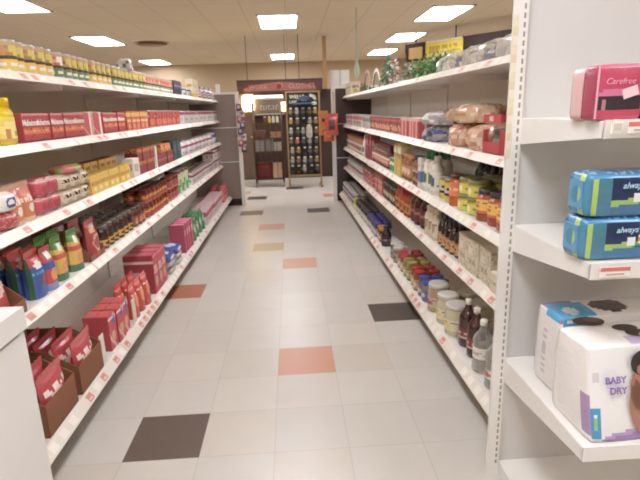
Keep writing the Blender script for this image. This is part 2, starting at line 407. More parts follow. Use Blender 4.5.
# ------------------------------------------------------------------ the two long shelving runs
ZB = {'L': (1.486, 1.211, .906, .580, .112), 'R': (1.487, 1.096, .774, .497, .110)}
ZS = {s: tuple(z + (.035 if k < 4 else .04) for k, z in enumerate(v)) for s, v in ZB.items()}
ROOT = {'L': (-.9967, 7.4, -.0047, -1), 'R': (.7575, 7.4, .0123, 1)}
BASEX = {'L': .0933, 'R': -.0764}
def world(s, lx, Y):
    x, y, rz, sg = ROOT[s]; ly = Y - y
    return x + lx * math.cos(rz) - ly * math.sin(rz), y + lx * math.sin(rz) + ly * math.cos(rz)
def gondola(s, y0, nb, label):
    x, y, rz, sg = ROOT[s]; root = empty('gondola_shelving', (x, y, 0), rz); tag(root, label, 'store shelving')
    bay = (7.4 - y0) / nb; bx = BASEX[s]; back = sg * .42
    X = lambda a, b: (min(a, b), max(a, b))
    for i in range(nb):
        a, b = -bay * (i + 1) + .003, -bay * i - .003
        obj('back_panel', MB().box(*X(back, back + sg * .03), a, b, .1, 1.613), 'backpan', root)
        obj('upright', MB().box(*X(back - sg * .012, back), a - .02, a + .02, .1, 1.613), 'backpan', root)
        for k in range(5):
            zb = ZB[s][k]; lx = bx if k == 4 else 0; hh, ins = (.04, .035) if k == 4 else (.035, .03)
            d = MB().box(*X(lx + sg * ins, back - sg * .013), a, b, zb + .008, zb + hh - .002)
            if k < 4:
                for yy in (a + .03, b - .04): d.box(*X(lx + sg * .06, back - sg * .013), yy, yy + .01, zb - .02, zb + .008)
            sh = obj('base_deck' if k == 4 else 'shelf', d, 'steel', root)
            r = MB(); n = 14
            for j in range(n):
                ya, yb = a + (b - a) * j / n, a + (b - a) * (j + 1) / n
                def strip(t0, t1, u0, u1, c):
                    q = lambda t, u: (lx + sg * ins * t - sg * .0005, ya + (yb - ya) * u, zb + hh * t)
                    pts = [q(t0, u0), q(t0, u1), q(t1, u1), q(t1, u0)]
                    r.face(pts if sg > 0 else pts[::-1], c)
                base = '#e6dfd2'
                c = R.random()
                tg = '#d8958a' if c < .3 else '#f2ece2' if c < .8 else base
                strip(0, .18, 0, 1, base); strip(.82, 1, 0, 1, base)
                strip(.18, .82, 0, .25, base); strip(.18, .82, .25, .8, tg); strip(.18, .82, .8, 1, base)
                if tg == '#d8958a': strip(.3, .45, .35, .7, '#f4efe4')
            A = [(lx, zb), (lx + sg * ins, zb), (lx + sg * ins, zb + hh)]
            r.face([(A[0][0], a, A[0][1]), (A[1][0], a, A[1][1]), (A[1][0], b, A[1][1]), (A[0][0], b, A[0][1])], '#e6dfd2')
            for yy in (a, b): r.face([(p[0], yy, p[1]) for p in A], '#e6dfd2')
            obj('price_rail', r, 'rail', sh)
        obj('kick_plate', MB().box(*X(bx + sg * .10, bx + sg * .115), a, b, 0, .118), 'kick', root)
    return root
gondola('L', 1.30, 5, 'long white shelving run beside the white chest freezer')
gondola('R', 1.62, 5, 'long white shelving run of jars and sauces behind diaper packs')

# white chest freezer
o = empty('chest_freezer', (-1.062, .72, 0)); tag(o, 'white chest freezer corner standing in front of the pouch shelves', 'freezer')
obj('cabinet_body', MB().box(-.343, .343, -.53, .53, .06, .80), 'enamel', o)
obj('lid', MB().box(-.35, .35, -.535, .535, .812, .87), 'enamel', o)
obj('gasket', MB().box(-.335, .335, -.52, .52, .80, .812, 'grey'), 'plastic', o)
obj('plinth', MB().box(-.32, .32, -.5, .5, 0, .06, 'dark'), 'plastic', o)

# ------------------------------------------------------------------ far end panels closing both runs
def endpanel(x0, x1, Y, top, m, px0, px1, label):
    o = empty('end_panel', ((x0 + x1) / 2, Y, 0)); tag(o, label, 'end panel'); cx = (x0 + x1) / 2
    zs = [.10, .65, 1.14, top - .02]
    for a, b in zip(zs[:-1], zs[1:]): obj('panel', MB().box(x0 - cx, x1 - cx, 0, .03, a, b - .012), m, o)
    obj('seam_strip', MB().box(x0 - cx, x1 - cx, .004, .026, .638, .65), 'steel', o); obj('seam_strip', MB().box(x0 - cx, x1 - cx, .004, .026, 1.128, 1.14), 'steel', o)
    obj('post', MB().box(px0 - cx, px1 - cx, -.02, .05, 0, top), 'steel', o)
    obj('top_cap', MB().box(x0 - cx, x1 - cx, -.005, .035, top - .032, top), 'steel', o)
    obj('plinth', MB().box(x0 - cx, x1 - cx, .005, .03, 0, .10, 'dark'), 'plastic', o)
    return o
endpanel(-1.95, -.765, 7.42, 1.625, 'endpan', -.765, -.715, 'brown end panel with pale seams closing the run behind the freezer')
endpanel(.66, 1.75, 7.44, 1.66, 'darkpan', .605, .66, 'dark end panel beside the orange hanging packs')

# ------------------------------------------------------------------ the diaper endcap
EX, EY = .672, 1.55
o = empty('endcap_shelving', (EX, EY, 0)); tag(o, 'white endcap shelving with a slotted upright holding diapers', 'store shelving'); EC = o
obj('back_panel', MB().box(.043, 1.2, .012, .04, 0, 2.1), 'capw', o)
u = obj('upright', MB().box(0, .043, 0, .014, 0, 2.1), 'steel', o)
s = MB()
for i in range(80): s.box(.029, .035, -.0008, .004, .05 + i * .0255, .05 + i * .0255 + .015, 'dark')
obj('slot_row', s, 'slot', u)
s = MB().box(-.004, .013, -.002, 0, 1.17, 1.59, '#e2dbc8')
for i in range(16):
    z0, z1 = 1.175 + i * .0255, 1.175 + (i + 1) * .0255
    s.face([(-.003, -.0023, z0), (.012, -.0023, z0), (.012, -.0023, z1), (-.003, -.0023, z1)], ('#dfd6ba', '#e6dfca', '#dacdaa')[i % 3])
obj('edge_strip', s, 'plastic', o)
for k, (z, back, d) in enumerate(((1.293, .08, .42), (.953, .088, .425), (.474, .09, .478))):
    sh = obj('shelf', MB().box(.045, 1.2, -d + .004, .011, z - .022, z), 'steel', o)
    b = MB(); prof = [(.011, z - .002), (.011, z - back), (-d * .35, z - back * .8), (-d, z - .038), (-d, z - .002)]
    A = [(.043, p, q) for p, q in prof]; B = [(.049, p, q) for p, q in prof]
    b.face(A, 'white'); b.face(B[::-1], 'white')
    for i in range(5):
        j = (i + 1) % 5; b.face([A[j], A[i], B[i], B[j]], 'white')
    obj('bracket', b, 'steel', sh)
    obj('lip', MB().box(.043, 1.2, -d - .004, -d + .003, z - .04, z + .002), 'steel', sh)
obj('base_deck', MB().box(.045, 1.2, -.46, .011, .0, .052), 'steel', o)

# ------------------------------------------------------------------ stocking the shelves
ORD = 'first second third fourth fifth sixth seventh eighth ninth tenth eleventh twelfth thirteenth fourteenth fifteenth sixteenth seventeenth eighteenth nineteenth twentieth'.split()
ORD += ['twenty-' + w for w in ORD[:9]] + ['thirtieth'] + ['thirty-' + w for w in ORD[:9]]
LEV = ['top', 'second', 'third', 'fourth', 'bottom']
SIDE = {'L': 'freezer-side', 'R': 'diaper-side'}
cnt = {}; pend = []
FAC = {'L': (1.036, 1.043, 1.036, 1.085, 1.105), 'R': (1.046, 1.046, 1.046, 1.046, 1.06)}   # shelf stock stands a little behind the lip
def put(p, s, k, Y, desc, cat, inset=.006, dep=.08, row=0, tier=0, z=0., rot=0., rx=0., tilt=0., group=None, jit=1., scale=True):
    x0, y0, rz, sg = ROOT[s]; bx = BASEX[s] if k == 4 else 0; ins = .035 if k == 4 else .03
    lx = bx + sg * (ins + inset + dep / 2 + row * (dep + .006))
    x, y = world(s, lx, min(Y * FAC[s][k] if scale else Y, 7.28))
    ang = (PI / 2 if s == 'L' else -PI / 2) + rz + rot + jit * R.uniform(-.035, .035)
    o = inst(p, (x, y, ZS[s][k] - .0005 + z), ang, rx)
    key = (desc, s, k, row, tier); cnt[key] = cnt.get(key, 0) + 1
    pend.append((o, key, cnt[key], cat, group or f'{desc}s on {SIDE[s]} {LEV[k]} shelf'))
    return o
NW = lambda t: len(t.replace('-', ' ').split())
def finish_labels():
    for o, key, n, cat, grp in pend:
        desc, s, k, row, tier = key
        head = f'{desc} on {SIDE[s]} {LEV[k]} shelf'; base = ''
        multi_row = any(q[:3] == key[:3] and q[3] != row for q in cnt); multi_tier = any(q[:3] == key[:3] and q[4] != tier for q in cnt)
        if multi_row: base += ', ' + ('front', 'second', 'third')[row] + ' row'
        if multi_tier: base += ', ' + ('lower', 'upper', 'topmost')[tier] + ' tier'
        if cnt[key] > 1: base += f', {ORD[n - 1]} from near end'
        t = head + base
        if NW(t) > 16: t = f'{desc}, {SIDE[s]} {LEV[k]} shelf' + base
        if NW(t) > 16: t = t.replace('from near end', 'from near')
        if NW(t) > 16: print('LONG', NW(t), t)
        tag(o, t, cat, grp if sum(v for q, v in cnt.items() if q[:3] == key[:3]) > 1 else None)
def run(p, s, k, ya, yb, desc, cat, pitch, dep=.08, rows=1, tiers=1, th=0., inset=.006, group=None, jit=1., rot=0.):
    ya, yb = ya * FAC[s][k], min(yb * FAC[s][k], 7.335)
    n = max(1, int((yb - ya) / pitch + .35)); ps = p if isinstance(p, list) else [p]
    for r in range(rows):
        for t in range(tiers):
            for i in range(n):
                put(ps[(i + r) % len(ps)], s, k, ya + pitch * (i + .5) + (R.uniform(-.004, .004) if jit else 0), desc, cat, inset + (R.uniform(0, .012) if jit else 0), dep, r, t, t * th, group=group, jit=jit, rot=rot, scale=False)

# --- freezer side, top shelf: tinned fruit and small boxes
def cdes(lo, hi, spot, sp2='white'):
    return D(hi, ('band', 0, .42, lo), ('band', .42, .47, 'brown'), ('spot', .5, .72, .13, .2, spot), ('spot', .25, .7, .1, .18, sp2), ('spot', .75, .7, .1, .18, sp2), ('text', .16, .28, 'white'), ('band', .93, 1, 'tan'))
canY = can(.0375, .118, cdes('#e8c23c', '#a58a4c', '#d8c64a', '#c98a4a')); canG = can(.0375, .118, cdes('#6f8f56', '#b59a58', '#d8c64a', '#8c6a3a'))
canR = can(.0375, .118, cdes('#5f8850', '#c9644a', 'white', '#d9b08a')); canP = can(.0375, .118, cdes('#8fa070', '#d0a088', '#c9584a', 'cream'))
P = .0775
run(canR, 'L', 0, 1.90, 2.02, 'red-topped green tin can', 'can', P)
run(canY, 'L', 0, 2.03, 2.44, 'yellow-banded tin can', 'can', P)
run(canR, 'L', 0, 2.44, 2.52, 'red-topped green tin can', 'can', P)
run(canG, 'L', 0, 2.53, 2.83, 'green-banded tin can', 'can', P)
run(canY, 'L', 0, 2.85, 3.15, 'yellow-banded tin can', 'can', P)
run(canG, 'L', 0, 3.17, 3.85, 'green-banded tin can', 'can', P)
run(canP, 'L', 0, 3.87, 4.68, 'pale pink-and-green tin can', 'can', P)
bx = carton(.16, .1, .125, D('#4b4350', ('text', .55, .75, 'lav'), ('spot', .5, .3, .3, .15, '#2b2530')), flap='#3a3340')
run(bx, 'L', 0, 4.70, 5.04, 'dark purple-grey carton', 'carton', .168, .1)
bx = softpack(.24, .1, .085, D('white', ('band', .55, .8, 'blue'), ('text', .2, .4, 'grey')), name='wrapped_pack')
run(bx, 'L', 0, 5.06, 5.55, 'low white-and-blue wrapped pack', 'pack', .245, .1)
bx = carton(.1, .08, .19, D('#efe3bd', ('band', 0, .25, '#e6c84a'), ('text', .6, .7, 'tan')), flap='cream')
run(bx, 'L', 0, 5.57, 5.9, 'tall cream-and-yellow carton', 'carton', .108, .08)
for c1, c2, nm in (('#c9584a', 'white', 'red'), ('#d8cfc4', 'blue', 'white'), ('#5a4a86', 'white', 'violet'), ('#e08a4a', 'cream', 'orange')):
    globals()['bt_' + nm] = bottle(.04, .14, c1, c2, D(c2, ('spot', .5, .5, .12, .25, c1)), name='small_bottle')
ys = 5.96
for nm in 'red orange white violet red white violet violet white red violet white'.split():
    put(globals()['bt_' + nm], 'L', 0, ys, f'small {nm} bottle', 'bottle', dep=.08); ys += .105
w = MB()
o = obj('crumpled_wrapper', blob(.05, .035, .05, D('#c9c4bc', ('speck', 1, .3, '#7a766e')), 5, .3, 14, 9), 'film', loc=(*world('L', -.075, 3.62), ZS['L'][0] + .1175)); tag(o, 'crumpled grey-white wrapper lying on top of the tin cans', 'wrapper')

# --- freezer side, second shelf: drink jars, red packs, red tins, white trays
jy = jar(.055, .175, '#e8c832', '#f2cf1e', D('#e9d24a', ('spot', .5, .45, .16, .4, '#f0dc7a'), ('spot', .42, .3, .05, .2, '#c9803a'), ('spot', .58, .34, .06, .22, '#8fae3c'), ('band', 0, .12, '#d9a03a')), (.1, .72), lidh=.03, name='drink_mix_jar', neck=.78)
jg = jar(.05, .165, '#cfd09a', '#f0cf30', D('#dfe0c4', ('spot', .5, .5, .1, .3, '#7f9a4a')), (.1, .72), lidh=.028, name='drink_mix_jar', neck=.8)
put(jy, 'L', 1, 1.83, 'big yellow-lidded drink mix jar', 'jar', dep=.11); put(jy, 'L', 1, 1.948, 'big yellow-lidded drink mix jar', 'jar', dep=.11)
put(jg, 'L', 1, 1.985, 'pale green-and-white drink mix jar', 'jar', dep=.10, inset=.125)
tm = text_mesh('Mahatma', .034, ink('#f6ece0'), .0006)
rd = D('#b5282b', ('band', .3, .5, '#d9622f'), ('text', .34, .46, '#eaa04a'), ('speck', 3, .1, '#8c1f22'), ('band', .94, 1, '#d9837a'), ('band', 0, .05, '#7d1b1e'))
rp = carton(.118, .1, .115, rd, side=D('#a82528'), name='rice_carton', flap='#c9635a', kids=(('lettering', tm, 'cream lettering', (0, -.051, .078), ()),))
rw = carton(.118, .1, .12, D('#c03a3c', ('vband', .7, .93, '#efe4d4'), ('diag', .3, .36, '#e6a09a')), side='#e9dccb', name='rice_carton', flap='#e9dccb')
run(rp, 'L', 1, 2.015, 2.58, 'red rice carton with cream lettering', 'carton', .122, .1, jit=.5)
run(rw, 'L', 1, 2.60, 2.86, 'red carton with a white edge stripe', 'carton', .124, .1)
run(rp, 'L', 1, 2.87, 3.24, 'red rice carton with cream lettering', 'carton', .122, .1, jit=.5)
ry = carton(.095, .09, .125, D('#c2452c', ('band', .72, .9, '#e0b02f'), ('text', .42, .6, '#efd2a0'), ('spot', .5, .22, .3, .14, '#d98a3a')), name='carton', flap='#8a5a2a')
run(ry, 'L', 1, 3.26, 3.78, 'orange-red carton with a yellow top', 'carton', .1, .09)
cr = can(.044, .13, D('#b8332f', ('text', .6, .72, '#e0a070'), ('spot', .5, .3, .14, .2, '#cc6a44'), ('speck', 2, .12, '#8f2422')))
run(cr, 'L', 1, 3.80, 4.90, 'tall red tin can', 'can', .091, .09)
wt = carton(.27, .14, .125, D('#e9e3dc', ('band', .68, .92, '#b8325c'), ('text', .3, .4, '#b9b2ae')), name='wrapped_tray', m='film')
run(wt, 'L', 1, 4.93, 7.25, 'white tray pack with a magenta band', 'pack', .285, .14)

# --- freezer side, third shelf
lw = softpack(.12, .14, .06, D('#b23a3e', ('speck', 4, .25, '#d98a84')), name='flat_pack'); lw2 = softpack(.12, .13, .075, D('#e6e0d8', ('spot', .55, .5, .3, .28, '#3f4a8c'), ('spot', .55, .52, .18, .14, '#e6e0d8')), name='flat_pack')
for i, Y in enumerate((1.70, 1.835)):
    put(lw, 'L', 2, Y, 'flat red pack under a white pack', 'pack', dep=.14); put(lw2, 'L', 2, Y + .01, 'white pack with a blue oval logo', 'pack', dep=.14, z=.0605)
po = pouch(.105, .06, .155, D('#d0784a', ('band', 0, .12, '#e0b890'), ('band', .72, .9, '#c9685a'), ('text', .5, .62, '#f3dfc8'), ('spot', .55, .34, .22, .1, '#f3e6d4')), sealcol='#d9a888')
run(po, 'L', 2, 1.84, 2.06, 'orange pouch with a white oval', 'pouch', .11, .06)
pr = softpack(.09, .09, .075, D('#c43c50', ('spot', .5, .5, .38, .36, '#b02c3e'), ('band', .84, 1, '#d98a90'), ('band', 0, .12, '#e0b0ac')), name='coffee_pack')
run(pr, 'L', 2, 2.065, 2.26, 'small pink-red foil pack', 'pack', .095, .09, tiers=2, th=.0752)
pb = softpack(.1, .09, .07, D('#d2bfa4', ('text', .5, .72, '#40342c'), ('spot', .5, .25, .2, .14, '#b09878')), name='coffee_pack'); pbt = softpack(.19, .09, .035, D('#c9685a', ('vband', .5, .8, '#9ab04a')), name='coffee_pack')
run(pb, 'L', 2, 2.27, 2.57, 'beige pack with dark lettering', 'pack', .103, .09, tiers=2, th=.0702)
put(pbt, 'L', 2, 2.42, 'flat red-and-green pack topping the beige packs', 'pack', dep=.09, z=.141)
py = carton(.09, .075, .1, D('#e3b73a', ('text', .45, .65, '#a8762a'), ('spot', .5, .25, .25, .14, '#f0dc8a')), flap='#b8902a', name='tea_carton'); py2 = carton(.09, .075, .15, D('#e3b73a', ('text', .75, .85, '#7a4a2a')), flap='#5a3a2a', name='tea_carton')
run(py, 'L', 2, 2.59, 3.26, 'yellow carton', 'carton', .094, .075); run(py2, 'L', 2, 2.75, 3.26, 'taller yellow carton behind the yellow row', 'carton', .1, .075, inset=.09)
put(carton(.13, .08, .12, D('#e4dccb', ('text', .3, .75, '#a29a8a')), flap='white', name='tea_carton'), 'L', 2, 3.35, 'white printed carton beyond the yellow cartons', 'carton', dep=.08)
rj = carton(.095, .09, .085, D('#9c2f2c', ('band', .75, 1, '#d07a34'), ('speck', 5, .2, '#5a2420')), name='carton', flap='#c9702e')
run(rj, 'L', 2, 3.43, 3.82, 'dark red carton with an orange top', 'carton', .098, .09, tiers=2, th=.087)
put(carton(.03, .09, .17, 'white', name='shelf_divider'), 'L', 2, 3.86, 'narrow white upright divider between red cartons', 'divider', dep=.09)
run(carton(.1, .09, .1, D('#8c332c', ('text', .4, .6, '#c9886a')), name='carton', flap='#7a2d28'), 'L', 2, 3.89, 4.4, 'maroon carton', 'carton', .104, .09)
run(carton(.12, .09, .06, D('#dd8a34', ('diag', .2, .5, '#b5552a')), name='carton', flap='#dd9a44'), 'L', 2, 4.02, 4.4, 'low orange carton on the maroon cartons', 'carton', .125, .09, inset=.008, group='orange cartons'); 
for q in pend[-3:]: q[0].location.z += .1025
run(carton(.17, .1, .17, D('#2f4a52', ('spot', .5, .6, .3, .2, '#4d6a70')), name='carton', flap='#3a5560'), 'L', 2, 4.42, 4.78, 'dark teal carton', 'carton', .18, .1)
wb = softpack(.25, .14, .135, D('#e6e0de', ('band', .55, .78, '#b9386a'), ('text', .2, .35, '#8a86a0')), name='wrapped_pack')
run(wb, 'L', 2, 4.80, 6.7, 'white bag with a magenta stripe', 'bag', .262, .14)
run(softpack(.25, .14, .14, D('#dcd8e4', ('band', .6, .9, '#5a4aa0')), name='wrapped_pack'), 'L', 2, 6.72, 7.25, 'white bag with a violet stripe', 'bag', .262, .14)

# --- freezer side, fourth shelf: pouches in trays, dark jars, white trays
tr = tray(.2, .30, .15, .05); 
put(tr, 'L', 3, 1.65, 'brown cardboard tray half hidden by the freezer', 'tray', dep=.30, jit=0)
pred = pouch(.15, .05, .19, D('#b8302f', ('spot', .5, .6, .3, .14, '#e8b0a4'), ('text', .6, .7, 'white')), sealcol='#c9403a')
for i in range(3): put(pred, 'L', 3, 1.65, f'{ORD[i]} red pouch from aisle in half-hidden tray', 'pouch', dep=.05, inset=.03 + i * .08, z=.005, rx=-.1, group='red pouches in the half-hidden tray')
pbl = pouch(.115, .07, .20, D('#2b4f9c', ('band', .66, 1, '#c8322f'), ('spot', .5, .68, .26, .08, 'white'), ('rect', .38, .62, .28, .46, '#6a4a34'), ('text', .5, .58, 'sky'), ('vband', .0, .07, '#1f5a35')), sealcol='#d8452f')
run(pbl, 'L', 3, 1.835, 1.93, 'blue pouch with a red top', 'pouch', .138, .07, rows=3)
prb = pouch(.098, .065, .19, D('#c03a36', ('band', .52, .68, '#2f4f9a'), ('spot', .5, .8, .25, .1, 'white'), ('spot', .5, .36, .3, .16, '#d98a44'), ('band', 0, .16, '#6f86b8')), sealcol='#c03a36')
run(prb, 'L', 3, 1.935, 2.03, 'red-and-blue striped pouch', 'pouch', .1, .065, rows=3)
pgy = pouch(.105, .07, .205, D('#d8b23e', ('band', .72, 1, '#5f9a3a'), ('spot', .45, .74, .16, .1, '#efe8d0'), ('band', .48, .62, '#c8452e'), ('spot', .5, .3, .3, .16, '#d9884a'), ('band', 0, .16, '#587a5e')), sealcol='#4f8a34')
run(pgy, 'L', 3, 2.04, 2.14, 'green-topped yellow pouch with red band', 'pouch', .14, .07, rows=2)
run(pgy, 'L', 3, 2.17, 2.28, 'green-topped yellow pouch with red band', 'pouch', .14, .07, rows=2)
prc = pouch(.13, .07, .2, D('#a8322c', ('spot', .5, .4, .34, .22, '#c9a088'), ('spot', .5, .4, .27, .17, '#a03a2c'), ('rect', .15, .6, .66, .8, '#dca65e')), sealcol='#b8423a')
put(tray(.2, .28, .17, .03), 'L', 3, 2.43, 'brown cardboard tray beside the green-topped pouches', 'tray', dep=.28, jit=0)
for i in range(3): put(prc, 'L', 3, 2.43, f'{ORD[i]} ring-printed red pouch from aisle in tray', 'pouch', dep=.05, inset=.012 + i * .08, z=.005, group='ring-printed red pouches')
jd = jar(.042, .135, '#3a1f16', '#6f665e', D('#4a2418', ('band', .15, .7, '#d9a82e'), ('text', .35, .5, '#4a2418'), ('spot', .5, .42, .1, .2, '#3a1f16')), (.08, .6), name='glass_jar')
run(jd, 'L', 3, 2.56, 3.06, 'dark jar with a yellow label', 'jar', .088, .084, rows=3)
jb = jar(.04, .13, '#6a3020', '#5a5048', D('#8a3a26', ('spot', .5, .5, .12, .3, '#c9785a'), ('text', .2, .35, '#d8b090')), (.08, .66), name='glass_jar')
run(jb, 'L', 3, 3.07, 3.33, 'small reddish-brown jar with dull lid', 'jar', .084, .08, rows=2)
jo = jar(.044, .1, '#8a3018', '#6a2a1c', D('#b84a22', ('text', .55, .8, '#e0a83a'), ('speck', 7, .25, '#7a2818')), (.05, .8), name='glass_jar', lidh=.014, neck=.95)
run(jo, 'L', 3, 3.34, 3.98, 'orange-labelled squat jar', 'jar', .091, .088, rows=2, tiers=2, th=.1002)
jr = jar(.044, .1, '#7a2a20', '#8a3a2c', D('#9c3a30', ('diag', .2, .4, '#c98a7a')), (.05, .8), name='glass_jar', lidh=.014, neck=.95)
run(jr, 'L', 3, 3.99, 4.3, 'brick-red squat jar', 'jar', .091, .088, tiers=2, th=.1002)
gw = can(.075, .22, D('#c9c9a8', ('speck', 6, .45, '#4f9a4a'), ('band', .85, 1, '#7a4a3a')), name='snack_canister')
run(gw, 'L', 3, 4.33, 4.85, 'green-and-white canister', 'canister', .17, .15)
wp = carton(.26, .15, .12, D('#d9cfc8', ('band', .62, .85, '#a8485e'), ('text', .25, .4, '#a09490')), name='wrapped_tray', m='film')
run(wp, 'L', 3, 4.9, 6.3, 'beige tray pack with a rose band', 'pack', .275, .15)
run(wp, 'L', 3, 6.3, 7.25, 'stacked beige tray with rose band', 'pack', .3, .15, tiers=2, th=.122)

# --- freezer side, bottom shelf
put(carton(.07, .2, .09, D('#e3b43a', ('text', .4, .6, '#a8762a')), name='carton', flap='#e8c24a'), 'L', 4, 1.48, 'yellow carton lying at the freezer end', 'carton', dep=.2)
put(carton(.08, .1, .12, D('#8a8782'), name='carton', flap='#a8a49c'), 'L', 4, 1.47, 'grey carton behind the yellow carton', 'carton', dep=.1, inset=.22)
pk = pouch(.21, .065, .225, D('#b42c33', ('spot', .45, .5, .25, .16, '#e0b0a4'), ('text', .62, .74, '#f0d8d0'), ('rect', .4, .7, .1, .3, '#c98a5a')), sealcol='#c2343a')
for nm, Y in (('nearer', 1.68), ('farther', 1.955)):
    put(tray(.26, .34, .215, .135), 'L', 4, Y, f'{nm} of two brown trays of red pouches', 'tray', dep=.34, jit=0, group='brown trays of red pouches')
    for i in range(4): put(pk, 'L', 4, Y, f'{ORD[i]} red pouch from aisle in {nm} brown tray', 'pouch', dep=.06, inset=.012 + i * .078, z=.005, group=f'red pouches in the {nm} brown tray')
put(carton(.05, .004, .15, '#e4d9c8', name='price_card'), 'L', 4, 2.105, 'tall white card at the end of the brown trays', 'card', dep=.02)
rc = carton(.095, .065, .19, D('#c43438', ('band', .84, .95, '#e6e0e0'), ('spot', .7, .8, .2, .1, '#3a5ab0'), ('diag', .35, .5, '#e0b0ac'), ('spot', .5, .35, .3, .16, '#d9a07a')), side='#b52c34', name='snack_carton', flap='#c9453a')
run(rc, 'L', 4, 2.215, 2.5, 'red carton with a blue-and-white corner', 'carton', .1, .065, rows=2)
put(carton(.06, .003, .15, '#dccdb0', name='price_card'), 'L', 4, 2.55, 'cream card standing before the orange-red pouches', 'card', dep=.01)
pt = pouch(.1, .07, .21, D('#c93c2a', ('spot', .5, .5, .3, .2, '#e0884a'), ('text', .65, .75, '#f0d0b0'), ('band', .85, 1, '#d8452f')), sealcol='#d8452f')
run(pt, 'L', 4, 2.58, 2.9, 'orange-red standing pouch', 'pouch', .11, .07, rows=2)
ct = carton(.1, .2, .27, D('#c23440', ('text', .5, .7, '#e6c0b8'), ('spot', .5, .3, .3, .14, '#d0a080'), ('band', .9, 1, '#d8707a')), side=D('#a02434', ('spot', .5, .5, .25, .1, '#d8a8a0'), ('band', .8, .85, '#e0c0b8')), name='cereal_carton', flap='#c24a58')
run(ct, 'L', 4, 2.98, 3.32, 'tall red cereal carton', 'carton', .11, .2)
bl = softpack(.2, .14, .05, D('#3a4a9c', ('spot', .5, .5, .3, .3, '#c9cfe6')), name='flat_pack'); sv = softpack(.2, .14, .05, D('#b5b2ae', ('diag', .2, .4, '#8a8684')), name='flat_pack')
for i, Y in enumerate((3.42, 3.64)):
    for t, (q, nm) in enumerate(((sv, 'silver'), (sv, 'silver'), (bl, 'blue'))):
        put(q, 'L', 4, Y, f'flat {nm} bag', 'bag', dep=.14, tier=t if nm == 'silver' else 0, z=t * .0502)
pkc = carton(.068, .13, .25, D('#c23a62', ('text', .6, .8, '#f0c8d0'), ('band', 0, .1, '#8f2848')), side=D('#b03458'), name='cereal_carton', flap='#d8688a')
run(pkc, 'L', 4, 3.9, 4.22, 'hot pink carton', 'carton', .085, .13)
run(pouch(.15, .09, .22, D('#4a8a58', ('spot', .5, .5, .3, .2, '#d8e0c8'), ('speck', 8, .2, '#2f6a44')), sealcol='#3f8f45'), 'L', 4, 4.25, 4.85, 'green snack pouch', 'pouch', .17, .09, rows=2)
run(carton(.17, .15, .18, D('#dcc8c8', ('band', .5, .8, '#b8385c'), ('text', .2, .35, '#9a8888')), name='carton', flap='#d0a8b0'), 'L', 4, 4.9, 6.1, 'white-and-pink carton', 'carton', .18, .15)
run(pouch(.19, .1, .22, D('#b8303a', ('speck', 9, .25, '#e0a0a0')), sealcol='#c9403a'), 'L', 4, 6.15, 7.2, 'crinkled red snack pouch', 'pouch', .2, .1, rows=2)

# --- diaper side, top shelf: clear-wrapped bags, garlands, holiday pieces
for i, (Y, c1) in enumerate(((2.0, '#d8d4d0'), (2.2, '#5a5f86'), (2.4, '#d4cdc6'), (2.6, '#46506e'), (2.8, '#d8d2ca'))):
    nm = 'white' if i % 2 == 0 else 'navy'
    b = blob(.095, .10, .062, D('#e8e4de'), i + 3, .16, 18, 10); c = blob(.06, .075, .042, D(c1, ('speck', i, .2, '#f0ece6')), i + 30, .2, 14, 9)
    p = proto('clear_bag', b, 'wrap', kid('bag_contents', c, 'cloth'))
    put(p, 'R', 0, Y, f'clear bag of {nm} cloth items', 'bag', dep=.2)
def leafy(name, pts, r, n, cols, ll=.035, seed=1):
    rr = random.Random(seed); mb = MB()
    for i in range(n):
        c = Vector(pts[rr.randrange(len(pts))]); d = Vector((rr.gauss(0, 1), rr.gauss(0, 1), rr.gauss(0, 1))).normalized()
        a = c + d * r * rr.uniform(.1, 1); e = d + Vector((rr.gauss(0, .5), rr.gauss(0, .5), rr.gauss(0, .5))); e.normalize()
        sdv = e.cross(Vector((rr.random(), rr.random(), 1))).normalized() * ll * .18
        b = a + e * ll; m = (a + b) / 2; nrm = e.cross(sdv).normalized() * ll * .08
        col = rr.choice(cols)
        q = [a, m + sdv, b, m - sdv]
        q = [(p[0], p[1], max(p[2], .002)) for p in q]
        mb.face(q, col)
    return mb
GR = ['#3f7a3a', '#5d9a44', '#2f5f34', '#7fa84e', '#4a8a44']
def berries(pts, n, r, spread, seed, cols=('#b5342c',)):
    rr = random.Random(seed); out = []
    for i in range(n):
        c = Vector(pts[rr.randrange(len(pts))]) + Vector((rr.uniform(-1, 1), rr.uniform(-1, 1), rr.uniform(-.3, 1))) * spread
        z = max(c.z, r + .002); q = rr.choice(cols)
        out.append(MB().lathe([(.001, z - r, q), (r * .7, z - r * .7, q), (r, z, q), (r * .7, z + r * .7, q), (.001, z + r, q)], 8, cx=c.x, cy=c.y, cap0=False, cap1=False))
    return out
def greenery(name, Y, desc, cat, pts, r, n, cols, seed, nb=8, bcols=('#b5342c', '#d8d0c4'), ll=.035, dep=.2, inset=.02):
    mb = leafy(name, pts, r, n, cols, ll, seed)
    p = proto(name, mb, 'leaf', *[kid('berry', b, 'plastic') for b in berries(pts, nb, .011, r * .9, seed, bcols)])
    return put(p, 'R', 0, Y, desc, cat, dep=dep, inset=inset)
bar = lambda L, z: [(-L / 2 + L * i / 12, .02 * math.sin(i), z + .012 * math.sin(i * 2)) for i in range(13)]
greenery('pine_garland', 3.12, 'bright green artificial garland with red berries', 'garland', bar(.22, .075), .068, 620, GR, 3, 10)
greenery('pine_garland', 3.46, 'green garland with orange berries and pale tips', 'garland', bar(.2, .075), .068, 560, GR + ['#b8b890'], 4, 10, ('#c9702e', '#b5342c'))
greenery('pine_garland', 3.82, 'grey-green garland with snowy white berries', 'garland', bar(.22, .07), .068, 480, ['#6a7a5a', '#8a927a', '#b8b8a8', '#4a5a44', '#8a6a5a'], 5, 14, ('#e8e4de', '#d8d0c4'))
